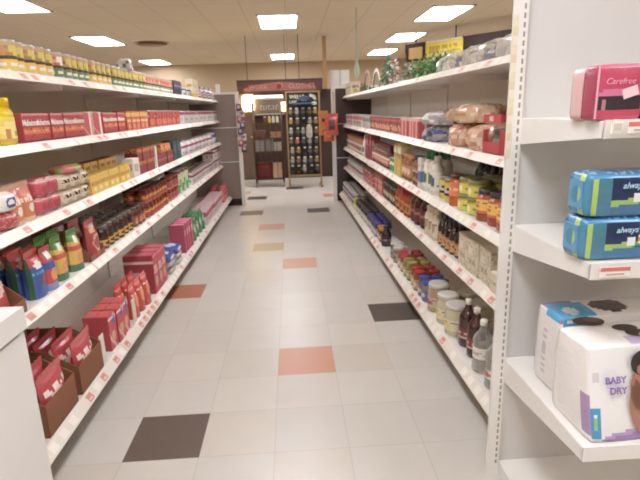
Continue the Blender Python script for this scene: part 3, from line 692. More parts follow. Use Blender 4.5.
ring = lambda r, z: [(r * math.cos(t * PI / 12), 0, z + r * math.sin(t * PI / 12)) for t in range(24)]
greenery('wreath', 4.15, 'small snowy wreath of red and white tips', 'wreath', ring(.075, .1), .035, 300, ['#8a6a5a', '#d8d0c8', '#a85a4a', '#5a6a4a'], 6, 12, ('#e8e4de',), dep=.08)
def tree(Y, desc):
    b = MB(); rr = random.Random(2)
    for L in range(5):
        z0 = .05 + L * .045; r = .085 - L * .015
        for j in range(16):
            a = 2 * PI * j / 16 + L; b.face([(0, 0, z0 + .06), (r * math.cos(a - .14), r * math.sin(a - .14), z0), (r * 1.05 * math.cos(a), r * 1.05 * math.sin(a), z0 - .012), (r * math.cos(a + .14), r * math.sin(a + .14), z0)], rr.choice(['#2f6a44', '#3f7a52', '#28593c']))
    p = proto('tabletop_tree', b, 'leaf', kid('trunk', MB().lathe([(.01, .02, 'brown'), (.01, .1, 'brown')], 8), 'plastic'), kid('stand', MB().lathe([(.04, 0, 'dark'), (.035, .02, 'dark'), (.012, .03, 'dark')], 12), 'plastic'))
    put(p, 'R', 0, Y, desc, 'decoration', dep=.17)
tree(4.55, 'small dark green tabletop tree among holiday decorations')
def arch(Y, r, desc, c2):
    b = MB(); pts = [(r * math.cos(t * PI / 14), 0, r * math.sin(t * PI / 14) + .01) for t in range(15)]
    b.tube(pts, .006, 'dgreen', 6)
    ks = []
    for i, q in enumerate(pts[1:-1:1]):
        ks.append(kid('candy_bulb', MB().lathe([(.001, 0, c2), (.009, .012, c2), (.006, .03, c2), (.001, .036, c2)], 8, cap0=False, cap1=False), 'plastic', None, (q[0] * 1.02, 0, q[2] + .004)))
    ks.append(kid('base_bar', MB().box(-r - .02, r + .02, -.02, .02, 0, .008, 'green'), 'plastic'))
    put(proto('light_arch', b, 'plastic', *ks), 'R', 0, Y, desc, 'decoration', dep=.06, inset=.05)
arch(5.05, .16, 'arched decoration with white bulbs, nearer of two', '#eee6da'); arch(5.6, .19, 'arched decoration with pinkish bulbs, farther of two', '#d8a89a')
greenery('pine_garland', 6.1, 'dull green garland behind the arched decorations', 'garland', bar(.3, .05), .06, 240, ['#4a6a4a', '#6a7a5a', '#8a6a5a'], 8, 8)
run(carton(.18, .12, .16, D('#d0bfa0', ('text', .5, .7, '#8a7a5a'), ('spot', .5, .3, .2, .14, '#b5a03a')), name='carton', flap='cream'), 'R', 0, 6.45, 7.3, 'cream-and-olive gift carton', 'carton', .2, .12)

# --- diaper side, second shelf: red display, bread bags, chips, tins
tb = MB().box(-.09, .09, .07, .074, 0, .165, 'red').box(-.09, .09, -.074, .074, 0, .004, 'red')
def ring_panel(x, c, w=.004):
    p = MB(); p.box(x, x + w, -.074, .074, 0, .035, c).box(x, x + w, .03, .074, .035, .165, c).box(x, x + w, -.074, -.05, .035, .1, c)
    p.box(x, x + w, -.05, .03, .13, .165, c)
    return p
td = proto('display_carton', tb, 'card', kid('side_panel', ring_panel(-.09, 'red'), 'card'), kid('side_panel', ring_panel(.086, 'red'), 'card'),
           kid('front_panel', MB().box(-.09, .09, -.074, -.07, 0, .05, 'red'), 'card'), kid('header', MB().box(-.09, .09, -.074, -.07, .13, .165, '#c8282a'), 'card'),
           kid('lettering', text_mesh('ND', .03, ink('#f6ece0'), .0008), 'card', 'white lettering', (0, -.0755, .147)))
put(td, 'R', 1, 2.05, 'red cut-out display carton at the shelf end', 'display', dep=.15, jit=0)
for i in range(2): put(jar(.035, .1, '#6a655c', '#8a8478', D('#a09a8c', ('text', .4, .6, '#5a5550')), name='small_jar'), 'R', 1, 2.01 + i * .08, 'grey jar inside the red display carton', 'jar', dep=.08, inset=.03, z=.004)
def bread(Y, rx, ry, rz, seed, desc, col, z=0., inset=.0, rot=0., print_=None):
    b = blob(rx, ry, rz, D(col, ('spot', .3, .62, .1, .12, print_ or col), ('speck', seed, .18, '#e6cbb0'), ('speck', seed + 9, .1, '#c08a62')), seed, .2, 34, 18, freq=4.)
    nk = MB().lathe([(.012, 0, '#e0c09a'), (.018, .02, col), (.04, .06, '#e6cdb0'), (.05, .075, '#e6cdb0')], 10, cap0=False, cap1=False)
    nk.v = [(rx * .93 + q[2], q[0], rz * .6 + q[1]) for q in nk.v]
    p = proto('bread_bag', b, 'film', kid('gathered_neck', nk, 'film'), kid('twist_tie', MB().lathe([(.02, rz * .6 - .003, 'white'), (.02, rz * .6 + .003, 'white')], 8, cx=rx * .97), 'plastic'))
    put(p, 'R', 1, Y, desc, 'bag', dep=ry * 2, inset=inset, z=z, rot=rot)
bread(2.275, .098, .12, .075, 1, 'front orange-tan bag of rolls beside red display', '#d8a88c', rot=.1, print_='#c8482e')
bread(2.55, .115, .12, .075, 2, 'orange-tan bag of rolls beside the foil chip bag', '#d49c80', rot=-.12, print_='#d9602e')
bread(2.45, .15, .1, .06, 3, 'tan bag lying on top of the bread pile', '#d8b48e', z=.122, inset=.02, rot=.2)
bread(2.42, .2, .055, .07, 4, 'brown bag behind the bread pile', '#b88860', z=.0, inset=.25, print_='#c8482e')
bread(2.74, .085, .1, .05, 6, 'pale tan bag topping the foil chip bag', '#d0a882', z=.125, inset=.06, rot=.6)
cb = blob(.17, .11, .058, D('#a8a6ac', ('diag', .15, .3, '#4a558c'), ('diag', .5, .6, '#e2e0de'), ('speck', 2, .15, '#6a6870')), 9, .26, 34, 18, freq=4.)
put(proto('chip_bag', cb, 'film', kid('seal_strip', MB().box(-.2, -.15, -.07, .07, .035, .04, '#c8c6c8'), 'film')), 'R', 1, 3.0, 'silver and blue foil chip bag lying flat', 'bag', dep=.2, rot=-.3)
cb2 = blob(.15, .1, .05, D('#b8b0ae', ('diag', .3, .45, '#b8483c'), ('speck', 5, .2, '#e6e2de')), 11, .2, 22, 12)
put(proto('chip_bag', cb2, 'film', kid('seal_strip', MB().box(.13, .18, -.06, .06, .035, .04, '#d0cece'), 'film')), 'R', 1, 2.99, 'silver and red foil bag on the chip bag', 'bag', dep=.2, rot=.3, z=.1, inset=.01)
rwc = carton(.1, .1, .13, D('#b8403c', ('vband', .4, .6, '#e4d8cc'), ('band', .85, 1, '#d9a49c')), name='carton', flap='#e0d4cc')
run(rwc, 'R', 1, 3.2, 3.72, 'red carton with a white centre stripe', 'carton', .104, .1)
rbc = can(.045, .135, D('#8f3a30', ('band', .7, .9, '#b5553c'), ('text', .4, .55, '#d8a888'), ('spot', .5, .22, .14, .14, '#c98a5a')))
run(rbc, 'R', 1, 3.74, 5.1, 'red-brown tin can', 'can', .094, .09)
ppk = carton(.22, .13, .14, D('#e0d4d0', ('band', .55, .85, '#c98a90'), ('text', .25, .4, '#a87a80')), name='wrapped_tray', m='film'); pgk = carton(.22, .13, .14, D('#c9d0cc', ('band', .5, .8, '#8aa8a4')), name='wrapped_tray', m='film')
run(pgk, 'R', 1, 5.12, 5.6, 'pale green-grey tray pack', 'pack', .23, .13); run(ppk, 'R', 1, 5.6, 7.3, 'white-and-rose tray pack', 'pack', .235, .13)

# --- diaper side, third shelf: jars and bottles
jo3 = jar(.052, .15, '#a04a30', '#4a4038', D('#eebc34', ('band', 0, .2, '#d0602c'), ('spot', .5, .5, .07, .12, '#c8562a'), ('text', .68, .78, '#a8582a')), (.3, .8), lidh=.02, neck=.8)
run(jo3, 'R', 2, 1.90, 2.24, 'yellow-labelled jar of red preserves', 'jar', .112, .104, rows=2)
jyg = jar(.055, .085, '#c9c04a', '#8a8a5a', D('#d4cc52', ('text', .4, .65, '#8f8a2a'), ('spot', .5, .5, .08, .3, '#efe8a0')), (.08, .8), lidh=.014, neck=.97)
run(jyg, 'R', 2, 2.25, 2.49, 'squat yellow-green jar', 'jar', .115, .11, rows=2, tiers=2, th=.0852)
jor = jar(.04, .17, '#c8602a', '#6a3a26', D('#e0702e', ('text', .4, .6, '#f0c07a')), (.35, .85)); put(jor, 'R', 2, 2.545, 'tall orange jar beside the yellow-green jars', 'jar', dep=.08)
cyb = can(.05, .135, D('#d8bc3a', ('band', .3, .62, '#2f2c28'), ('spot', .5, .46, .1, .13, '#cfc8bc'), ('band', .92, 1, '#8a8a3a')))
run(cyb, 'R', 2, 2.6, 2.82, 'yellow can with a black band', 'can', .105, .1, rows=2)
wgb = bottle(.038, .235, '#e2dccb', '#e6dfd0', D('#e6e0d0', ('spot', .5, .5, .14, .3, '#4a5a8a'), ('text', .2, .35, '#7a8a6a')), (.12, .6), name='squeeze_bottle', neck=.5, sh=.68, caph=.05)
wgb2 = bottle(.038, .25, '#e2dccb', '#2f7a4a', D('#e6e0d0', ('spot', .5, .5, .14, .3, '#4a7a5a'), ('text', .2, .35, '#7a8a6a')), (.12, .6), name='squeeze_bottle', neck=.5, sh=.66, caph=.06)
run(wgb, 'R', 2, 2.85, 2.93, 'white bottle with a white cap', 'bottle', .082, .08, rows=1)
run(wgb2, 'R', 2, 2.94, 3.1, 'white bottle with a green cap', 'bottle', .082, .08, rows=2)
put(carton(.07, .07, .2, D('#d8d4cc', ('band', .2, .6, '#5a6aa0'), ('text', .7, .8, '#8a8a8a')), name='carton', flap='white'), 'R', 2, 3.15, 'blue-and-white upright carton by green-capped bottles', 'carton', dep=.07)
jbp = bottle(.042, .2, '#7a5238', '#4a3a5a', D('#b08a5a', ('spot', .5, .5, .12, .3, '#6a4a34'), ('text', .7, .85, '#e0d0b0')), (.15, .6), name='syrup_bottle', neck=.6, sh=.68)
jbp2 = bottle(.042, .19, '#8a5a3c', '#d9a06a', D('#b5785a', ('spot', .5, .5, .12, .3, '#e0c4a0')), (.15, .6), name='syrup_bottle', neck=.6, sh=.68)
run(jbp, 'R', 2, 3.2, 3.42, 'brown bottle with a purple cap', 'bottle', .09, .085); run(jbp2, 'R', 2, 3.43, 3.66, 'brown bottle with a tan cap', 'bottle', .09, .085)
ytl = carton(.085, .08, .25, D('#c9b04a', ('band', .75, .9, '#e0d4a0'), ('spot', .5, .4, .3, .14, '#d98a3a'), ('text', .6, .7, '#6a5a2a')), name='carton', flap='#d8c060')
run(ytl, 'R', 2, 3.68, 3.94, 'tall yellow carton', 'carton', .09, .08)
run(can(.045, .12, D('#4a8a54', ('text', .5, .7, '#d8e0c8'))), 'R', 2, 3.96, 4.16, 'green tin can', 'can', .095, .09)
bwr = bottle(.042, .21, '#5a2c22', '#8a3028', D('#8f4a3a', ('text', .5, .7, '#e0c8b0'), ('spot', .5, .3, .12, .16, '#d0a080')), (.12, .62), name='sauce_bottle', neck=.5)
run(bwr, 'R', 2, 4.18, 5.0, 'dark red sauce bottle', 'bottle', .092, .085)
run(carton(.1, .1, .26, D('#9c3a44', ('text', .6, .8, '#d8a0a0')), name='carton', flap='#b85a60'), 'R', 2, 5.03, 5.4, 'tall rose-red carton', 'carton', .11, .1)
put(wgb, 'R', 2, 5.5, 'lone white bottle between red carton and jars', 'bottle', dep=.08)
run(jar(.045, .19, '#a88a6a', '#a8342e', D('#d0bfa8', ('spot', .5, .5, .12, .3, '#8a5a44')), (.1, .7), lidh=.022), 'R', 2, 5.58, 7.3, 'red-lidded beige jar', 'jar', .1, .09)

run(bottle(.045, .22, '#2f2620', '#2a2420', D('#4a3a2e', ('text', .4, .6, '#7a6a54')), (.12, .5), name='sauce_bottle', neck=.5), 'R', 2, 1.98, 2.26, 'dark bottle behind the yellow-labelled jars', 'bottle', .1, .09, inset=.25)  # bottles added to darken the back of the shelf
run(bottle(.045, .22, '#33302a', '#2a2824', D('#3f3a30', ('text', .4, .6, '#6a6450')), (.12, .5), name='sauce_bottle', neck=.5), 'R', 2, 2.3, 2.85, 'dark bottle behind squat jars and cans', 'bottle', .1, .09, inset=.25)  # more added bottles, keeping the gap above the cans dark
# --- diaper side, fourth shelf
cc = carton(.135, .1, .165, D('#d8ccb0', ('speck', 11, .22, '#b5a888'), ('rect', .1, .5, .55, .8, '#e6dcc6'), ('text', .3, .4, '#a89a78')), side=D('#d0c4a8', ('speck', 12, .2, '#b0a484')), name='cracker_carton', flap='#e0d6be')
run(cc, 'R', 3, 2.00, 2.42, 'beige patterned carton', 'carton', .14, .1, rows=2)
put(carton(.1, .035, .09, D('#e0d4b8', ('text', .4, .6, '#a89a78')), name='cracker_carton', flap='#e6dcc4'), 'R', 3, 1.93, 'small cream carton before the beige cartons', 'carton', dep=.035)
bt = bottle(.033, .2, '#2f1f18', '#33261e', D('#c99a58', ('band', .8, 1, '#a8743a'), ('text', .4, .6, '#5a3a20'), ('spot', .5, .2, .08, .16, '#8a5a2e')), (.08, .42), name='sauce_bottle', neck=.4, sh=.5)
run(bt, 'R', 3, 2.43, 2.80, 'slim dark bottle with a tan label', 'bottle', .073, .066, rows=2)
run(bottle(.04, .22, '#8a2f2c', '#9c2e2a', None, name='sauce_bottle', neck=.4), 'R', 3, 2.43, 2.8, 'red bottle behind slim dark bottles', 'bottle', .1, .08, inset=.16)
cbm = bottle(.035, .19, '#d8ccb0', '#e0d6c0', D('#dcd2ba', ('spot', .5, .5, .12, .3, '#b09a70'), ('text', .7, .85, '#8a7a5a')), (.12, .65), name='dressing_bottle', neck=.55, sh=.68)
run(cbm, 'R', 3, 2.81, 3.08, 'cream dressing bottle', 'bottle', .078, .07, rows=2)
dr = bottle(.055, .25, '#4a1a16', '#2f2622', D('#6a2a22', ('text', .5, .7, '#a8705a')), (.1, .5), name='syrup_bottle', neck=.36, sh=.6)
run(dr, 'R', 3, 3.09, 3.44, 'big dark red bottle', 'bottle', .118, .11, rows=2)
hs_ = bottle(.03, .2, '#a84a1e', '#b8322a', D('#c98a3a', ('spot', .5, .5, .12, .3, '#8a3a1e')), (.12, .5), name='hot_sauce_bottle', neck=.4, sh=.62, caph=.035)
run(hs_, 'R', 3, 3.46, 3.9, 'orange hot sauce bottle with red cap', 'bottle', .068, .06, rows=2)
dk = bottle(.033, .19, '#33221a', '#5a5a3a', D('#6a5a44', ('spot', .5, .5, .12, .3, '#c9b08a')), (.12, .5), name='sauce_bottle', neck=.42)
run(dk, 'R', 3, 3.92, 4.4, 'dark brown bottle with olive cap', 'bottle', .075, .066)
run(carton(.12, .09, .19, D('#b5504a', ('text', .6, .75, '#e8c8b8'), ('spot', .5, .35, .3, .14, '#d8987a')), name='carton', flap='#c9706a'), 'R', 3, 4.42, 4.85, 'salmon-red carton', 'carton', .128, .09)
run(softpack(.17, .1, .14, D('#a8323a', ('speck', 3, .2, '#d08a88')), name='wrapped_pack'), 'R', 3, 4.9, 5.6, 'crinkled red wrapped pack', 'pack', .178, .1)
run(bottle(.05, .15, '#b5b2b0', '#8f8c8c', D('#d0cecc', ('spot', .5, .5, .12, .3, '#8a4a50')), (.1, .6), name='small_bottle', neck=.6), 'R', 3, 5.65, 7.3, 'grey-white bottle', 'bottle', .11, .1)

# --- diaper side, bottom shelf: big jars and bottles
cl = bottle(.045, .25, '#e4e2dc', '#efe9df', D('#e6e0d4', ('text', .3, .6, '#b5aea0')), (.28, .5), name='clear_bottle', neck=.32, sh=.62, m='clear', waist=.06)
cl2 = bottle(.045, .25, '#e4e2dc', '#efe9df', D('#dcd0c8', ('text', .3, .6, '#b07a70'), ('spot', .5, .5, .1, .3, '#b5605a')), (.2, .36), name='clear_bottle', neck=.32, sh=.62, m='clear', waist=.06)
put(cl2, 'R', 4, 1.79, 'clear bottle nearest the endcap upright', 'bottle', dep=.09); put(cl, 'R', 4, 1.93, 'clear bottle with a white label beside dark bottles', 'bottle', dep=.09)
put(cl, 'R', 4, 1.84, 'second-row clear bottle behind the front clear bottles', 'bottle', dep=.09, inset=.11)
db = bottle(.044, .25, '#3f1d18', '#e6dfd2', D('#7a3a34', ('text', .4, .6, '#d0b0a0'), ('band', 0, .2, '#c9b09a')), (.2, .42), name='juice_bottle', neck=.34, sh=.62)
for i, (Y, ins) in enumerate(((2.06, .03), (2.17, .03))): put(db, 'R', 4, Y, 'dark red juice bottle with white cap', 'bottle', dep=.088, inset=ins)
bj = jar(.062, .17, '#b09a78', '#d8d4ca', D('#c9b898', ('spot', .5, .45, .1, .3, '#a8503c'), ('text', .7, .85, '#7a5a4a')), (.2, .6), name='large_pickle_jar', lidh=.02, neck=.9)
bj2 = jar(.062, .17, '#c9bfa0', '#d8d4ca', D('#d8cfb0', ('spot', .5, .45, .1, .3, '#e0c84a'), ('text', .7, .85, '#7a6a4a')), (.2, .6), name='large_pickle_jar', lidh=.02, neck=.9)
for i, (Y, q) in enumerate(((2.31, bj2), (2.45, bj2), (2.62, bj))): put(q, 'R', 4, Y, 'large white-lidded jar', 'jar', dep=.124)
for i, (Y, q) in enumerate(((2.31, bj2), (2.47, bj))): put(q, 'R', 4, Y, 'large white-lidded jar', 'jar', dep=.124, row=1)
def mj(lid, content, lab): return jar(.042, .13, content, lid, D(lab, ('spot', .5, .5, .12, .3, '#e0d8c0'), ('text', .7, .85, '#5a4a3a')), (.12, .68), lidh=.018)
run(mj('#3f56a8', '#8a7a6a', '#5a6aa8'), 'R', 4, 2.72, 2.9, 'blue-lidded jar', 'jar', .09, .084, rows=2)
run(mj('#b8302e', '#8a5a3c', '#c9a05a'), 'R', 4, 2.91, 3.09, 'red-lidded jar', 'jar', .09, .084, rows=2)
run(mj('#a89a5a', '#8a7a3a', '#b5a860'), 'R', 4, 3.1, 3.28, 'gold-lidded jar', 'jar', .09, .084, rows=2)
run(mj('#b8404a', '#9a6a4a', '#c9a87a'), 'R', 4, 3.29, 3.47, 'rose-lidded jar', 'jar', .09, .084, rows=2)
run(jar(.055, .13, '#8a7a64', '#c9c7c0', D('#a89880', ('spot', .5, .5, .1, .3, '#6a5a4a')), (.12, .7), lidh=.02, neck=.92), 'R', 4, 3.5, 3.74, 'wide jar with a silver-white lid', 'jar', .118, .11)
put(bottle(.045, .18, '#2a1a1c', '#33262a', D('#4a3038', ('text', .4, .6, '#b0909a')), (.12, .55), name='syrup_bottle', neck=.55), 'R', 4, 4.02, 'short black bottle standing alone by an empty gap', 'bottle', dep=.09)
run(mj('#d98a3a', '#6a4a34', '#a8784a'), 'R', 4, 4.12, 4.3, 'orange-lidded jar', 'jar', .09, .084)
run(mj('#4a4494', '#5a4a4a', '#b0a8b8'), 'R', 4, 4.31, 4.86, 'violet-lidded jar', 'jar', .09, .084, rows=2)
run(mj('#4a3a38', '#3a2a26', '#c0b8b0'), 'R', 4, 4.88, 5.62, 'black-lidded dark jar', 'jar', .09, .084, rows=2)
put(mj('#d8d03a', '#c9c03a', '#e0d84a'), 'R', 4, 5.7, 'bright yellow jar among the dark jars', 'jar', dep=.084)
run(jar(.045, .16, '#8f878c', '#d0ccc8', D('#c8c4c4', ('spot', .5, .5, .12, .3, '#6a5a68'), ('text', .7, .85, '#5a5058')), (.1, .7), lidh=.025), 'R', 4, 5.8, 7.3, 'grey jar with a white lid', 'jar', .1, .09, rows=2)
finish_labels()

# ------------------------------------------------------------------ endcap goods
def top(p, loc, label, cat, rz=0, group=None):
    return tag(inst(p, loc, rz), label, cat, group)
tx = lambda s, size, c, off, bold=0., shear=0., lb=None: kid('lettering', text_mesh(s, size, ink(c), bold, .0005, shear), 'card', lb, off)
# pink packs
W, Dp, H = .112, .055, .124
des = D('#c92a58', ('spot', .4, .45, .36, .14, '#d86a98'), ('rect', .06, .97, .17, .41, '#40363c'), ('speck', 21, .0, 'red'), ('band', .93, 1, '#d84a72'), ('rect', .13, .22, .2, .4, '#b87a8a'))
pk_ = proto('liner_pack', gridbox(W, Dp, H, des, '#a8244a', '#d05a80', 24, 16, puff=.002, rnd=.004), 'film',
            kid('lettering', text_mesh('Carefree', .0195, ink('#f0b8cc'), -.0002, .0005, .25), 'card', 'pale pink lettering', (-.003, -Dp / 2 - .0022, .086)),
            kid('price_sticker', MB().box(-.018, .018, -.0008, .0008, -.011, .011, '#eccfd4', Matrix.Rotation(.3, 4, 'Y').inverted()), 'card', 'small tilted white sticker', (.022, -Dp / 2 - .0026, .062)),
            kid('edge_seam', MB().box(-.0015, .0015, -.0015, .0015, .004, H - .004, '#f0b0c0'), 'film', None, (-W / 2 + .002, -Dp / 2 + .001, 0)))
top(pk_, (.754, 1.172, 1.293), 'bright pink pack in front on the top endcap shelf', 'pack', 0, 'pink packs on endcap')
pk2 = proto('liner_pack', gridbox(W, Dp, H * .98, D('#b0204c', ('rect', .06, .97, .17, .41, '#40363c')), '#dcb0ac', '#d8a0a8', 12, 10, rnd=.004), 'film')
top(pk2, (.757, 1.235, 1.293), 'pink pack with a pale edge tucked behind the front one', 'pack', 0, 'pink packs on endcap')
top(proto('liner_pack', gridbox(W, Dp, H, des, '#8f1f58', '#b03a70', 12, 10, rnd=.004), 'film'), (.872, 1.175, 1.293), 'magenta pack cut by the photo edge next to the front pink pack', 'pack', .05, 'pink packs on endcap')
hd = proto('price_holder', MB().box(-.012, .012, -.003, .003, -.014, .014, '#f2eee6'), 'plastic', kid('printed_tag', MB().box(-.009, .009, -.0045, -.003, -.006, .009, '#d8cfc0'), 'card'), kid('clip', MB().box(-.006, .006, 0, .006, .011, .018, 'white'), 'plastic'))
top(hd, (.737, 1.118, 1.278), 'small white price holder clipped under the pink pack', 'price holder')
def tagstrip(x, z, w, label):
    p = proto('price_tag', MB().box(-w / 2, w / 2, -.0012, .0012, -.013, .013, '#f4efe8'), 'card', kid('red_header', MB().box(-w / 2, w / 2, -.0018, -.0010, .002, .012, '#d86a5c'), 'card'), kid('print_line', MB().box(-w * .3, w * .3, -.0018, -.0010, -.008, -.004, '#b5aca4'), 'card'))
    top(p, (x, 1.55 - .4305 if z > 1.2 else 1.55 - .4305 - .005, z), label, 'price tag', 0, 'endcap price tags')
tagstrip(.80, 1.277, .07, 'red-topped price tag on the lip under the pink packs'); tagstrip(.772, .934, .075, 'red-topped price tag on the lip under the blue packs')
# blue packs
W, Dp, H = .27, .10, .108
def alw(u, v):
    u *= 1.25
    c = '#1c4f86'
    if v < .3: c = '#2374a8'
    if u < .24: c = '#3a7f94' if v > .3 else '#2f7ea4'
    if .04 < u < .10: c = '#a8cc5a'
    if .24 <= u < .62 and v > .42: c = '#1a325a'
    if u > .24:
        m = .24 + .22 * (u - .2)
        if m < v < m + .13: c = '#9cc85a' if u < .55 else '#4aa04a'
    if .50 < u < .58 and .34 < v < .56: c = '#e8eef0'
    if ((u - .66) / .05) ** 2 + ((v - .5) / .13) ** 2 < 1: c = '#e8dcae'
    if ((u - .66) / .022) ** 2 + ((v - .5) / .06) ** 2 < 1: c = '#c9853a'
    if v > .9: c = '#2a90c8'
    return c
side = lambda u, v: '#a8cc5a' if .62 < u < .8 else '#2f86ae' if u > .3 else '#1f6a9c'
tp = D('#2a78a8', ('speck', 31, .3, '#7ab4d0'), ('spot', .5, .5, .35, .3, '#23659a'))
for i, (z, ox, lb) in enumerate(((.953, 0, 'lower of two blue and green wrapped pad packs on endcap'), (.953 + H + .001, .003, 'upper of two blue and green wrapped pad packs on endcap'))):
    p = proto('pad_pack', gridbox(W, Dp, H, alw, side, tp, 40, 20, puff=.006, rnd=.007), 'film', kid('lettering', text_mesh('always', .021, ink('#b5dcf0'), .0002, .0005, .25), 'card', 'pale blue lettering', (-.03, -Dp / 2 - .0062, .078)),
              kid('end_seal', MB().box(-.003, .003, -.03, .03, .02, H - .02, '#4a9ac0'), 'film', None, (-W / 2 - .002, 0, 0)))
    top(p, (.838 + ox, 1.195, z), lb, 'pack', .0, 'blue pad packs on endcap')
# diapers
W, Dp, H = .42, .195, .25
def taper(mb_or_me):
    vs = mb_or_me.v if isinstance(mb_or_me, MB) else None
    f = lambda x, y, z: (x, y + .06 * max(0, min(1.1, z / .25)) * max(0., min(1.15, .5 - y / .195)), z)
    if vs is not None: mb_or_me.v = [f(*p) for p in vs]
    else:
        for v in mb_or_me.vertices: v.co = f(*v.co)
    return mb_or_me
def on_front(me, ox, oz, pop=.011):
    """Lay a flat print on the leaning front of the pack."""
    if isinstance(me, MB):
        me.v = [(x + ox, y * 3 - .0975 - pop + .06 * min(1, max(0, (z + oz) / .25)), z + oz) for x, y, z in me.v]
    else:
        for v in me.vertices: v.co = (v.co.x + ox, v.co.y - .0975 - pop + .06 * min(1, max(0, (v.co.z + oz) / .25)), v.co.z + oz)
    return me
def dia(u, v):
    u = .02 + u * 1.9; c = '#ecebe8'
    if v < .02 + .2 * max(0, u - .15) ** .6 and u > .15: c = '#b59ac8'
    if v < .015 + .13 * max(0, u - .19) ** .6 and u > .19: c = '#9a7ab4'
    if u < .13 and .02 < v < .36: c = '#2a92c4'
    if ((u - .09) / .03) ** 2 + ((v - .2) / .06) ** 2 < 1: c = '#8fc46a'
    if ((u - .10) / .02) ** 2 + ((v - .29) / .03) ** 2 < 1: c = '#e8eef0'
    if .05 < u < .16 and .62 < v < .72: c = '#d8d2d4'
    if ((u - .30) / .12) ** 2 + ((v - .62) / .14) ** 2 < 1: c = '#e6e6ea'
    return c
def diatop(u, v):
    c = '#efece6'
    if v < .28 and u > .3: c = '#c9aed8'
    return c
def baby(s, parts):
    """The printed baby picture: flat ink shapes on the pack."""
    b = MB()
    for cx, cz, rx, rz, c, lay in parts:
        n = 20; b.face([(cx + rx * math.cos(2 * PI * t / n), -.0003 * lay, cz + rz * math.sin(2 * PI * t / n)) for t in range(n)], c)
    return b
bb = baby(1, [(.115, .10, .04, .075, '#a8745c', 1), (.10, .135, .02, .05, '#a06a54', 1), (.135, .185, .044, .046, '#a8745c', 2), (.13, .205, .048, .036, '#3a2c28', 3), (.15, .175, .03, .026, '#b07c64', 4), (.142, .18, .005, .004, '#2a1f1c', 5), (.165, .18, .005, .004, '#2a1f1c', 5), (.153, .162, .009, .004, '#8a4a44', 5), (.153, .171, .004, .004, '#9a6650', 5), (.105, .19, .008, .012, '#a06a54', 5)])
bt2 = MB()
for cx, cy, rx, ry, c, z in ((-.05, .055, .045, .03, '#4a3a36', 1), (-.035, .062, .026, .016, '#6a4a40', 2), (.02, .0, .035, .022, '#4f3f3a', 1), (.06, -.04, .05, .026, '#b08070', 1), (.03, -.035, .032, .022, '#43332e', 2), (.075, -.05, .05, .022, '#bd8e7c', 3)):
    bt2.face([(cx + rx * math.cos(2 * PI * t / 20), cy + ry * math.sin(2 * PI * t / 20), .0003 * z) for t in range(20)], c)
dp = proto('diaper_pack', taper(gridbox(W, Dp, H, dia, lambda u, v: '#a98ab8' if (u > .8 and .05 < v < .5) else '#ece8e2', diatop, 44, 30, puff=.006, rnd=.006)), 'film',
           kid('lettering', on_front(text_mesh('BABY', .024, ink('#8f78b0'), .0006), -.142, .165), 'card', 'purple lettering'), kid('lettering', on_front(text_mesh('DRY', .024, ink('#8f78b0'), .0006), -.136, .138), 'card', 'purple lettering'),
           kid('baby_picture', on_front(bb, -.183, .0), 'card', 'printed baby with dark hair'), kid('baby_picture', bt2, 'card', 'printed babies on the top face', (-.065, .045, H + .0045)))
top(dp, (.945, 1.185, .4745), 'front white diaper pack with purple swoosh and baby picture', 'diaper pack', .05, 'white diaper packs on endcap')
H2 = .255
dp2 = proto('diaper_pack', gridbox(.38, .13, H2, D('#efece8', ('rect', .02, .22, .84, 1, '#3aa0cc'), ('spot', .1, .93, .05, .03, '#e6eef0'), ('rect', 0, .04, .9, 1, '#9a80c0')), lambda u, v: '#3aa0cc' if v > .92 and u > .4 else '#c9c0cc' if (.45 < u < .6 and .15 < v < .75 and int(v * 40) % 3) else '#e6e2de',
            D('#e2ded8', ('rect', .01, .3, .0, .75, '#35a0d0'), ('spot', .14, .3, .06, .2, '#dfeaf0'), ('rect', .0, .26, .75, 1, '#8f86c0'), ('spot', .48, .45, .14, .34, '#4a3a38')), 36, 24, puff=.005, rnd=.007), 'film')
top(dp2, (.95, 1.385, .4745), 'taller white diaper pack with a blue corner, standing behind', 'diaper pack', .03, 'white diaper packs on endcap')

# ------------------------------------------------------------------ the back of the shop
st_ = struct('wall_partition', MB().box(-1.75, 1.35, 10.35, 10.45, 0, 1.74), 'wood', 'dark wooden partition behind the display racks')
door = struct('door_1', MB().box(-1.3, -.72, 10.30, 10.345, .02, 1.7), mat('grey_brown_door', .5, col='#6a5648'))
dk_ = obj('door_handle', MB().lathe([(.025, 0, 'gold'), (.03, .02, 'gold'), (.001, .04, 'gold')], 10), 'lid', door); dk_.rotation_euler = (PI / 2, 0, 0); dk_.location = (-.78, 10.30, .85)
struct('trim_1', MB().box(.70, .775, 10.5, 10.57, 0, ZC), 'post', 'tan wooden post rising to the ceiling')
o = empty('shop_sign', (-.165, 10.2, 1.70)); tag(o, 'long maroon hanging shop sign over the dark racks', 'sign')
obj('sign_board', MB().box(-.81, .81, -.02, .03, 0, .225, '#5a2f28'), mat('maroon_board', .6, col='#54302a', vary=.12), o)
f = MB(); f.box(-.83, .83, -.03, .035, .215, .24).box(-.83, .83, -.03, .035, -.015, .01).box(-.83, -.805, -.03, .035, -.01, .235).box(.805, .83, -.03, .035, -.01, .235)
obj('sign_frame', f, 'wood', o)
ar = MB(); n = 16
for i in range(n):
    u0, u1 = i / n, (i + 1) / n; x0, x1 = -.7 + 1.4 * u0, -.7 + 1.4 * u1; z0, z1 = .09 + .1 * math.sin(PI * u0), .09 + .1 * math.sin(PI * u1)
    ar.face([(x0, -.0225, .03), (x1, -.0225, .03), (x1, -.0225, z1), (x0, -.0225, z0)], 'rose')
obj('arched_panel', ar, mat('faded_rose_paint', .6, col='#8f564c'), o)
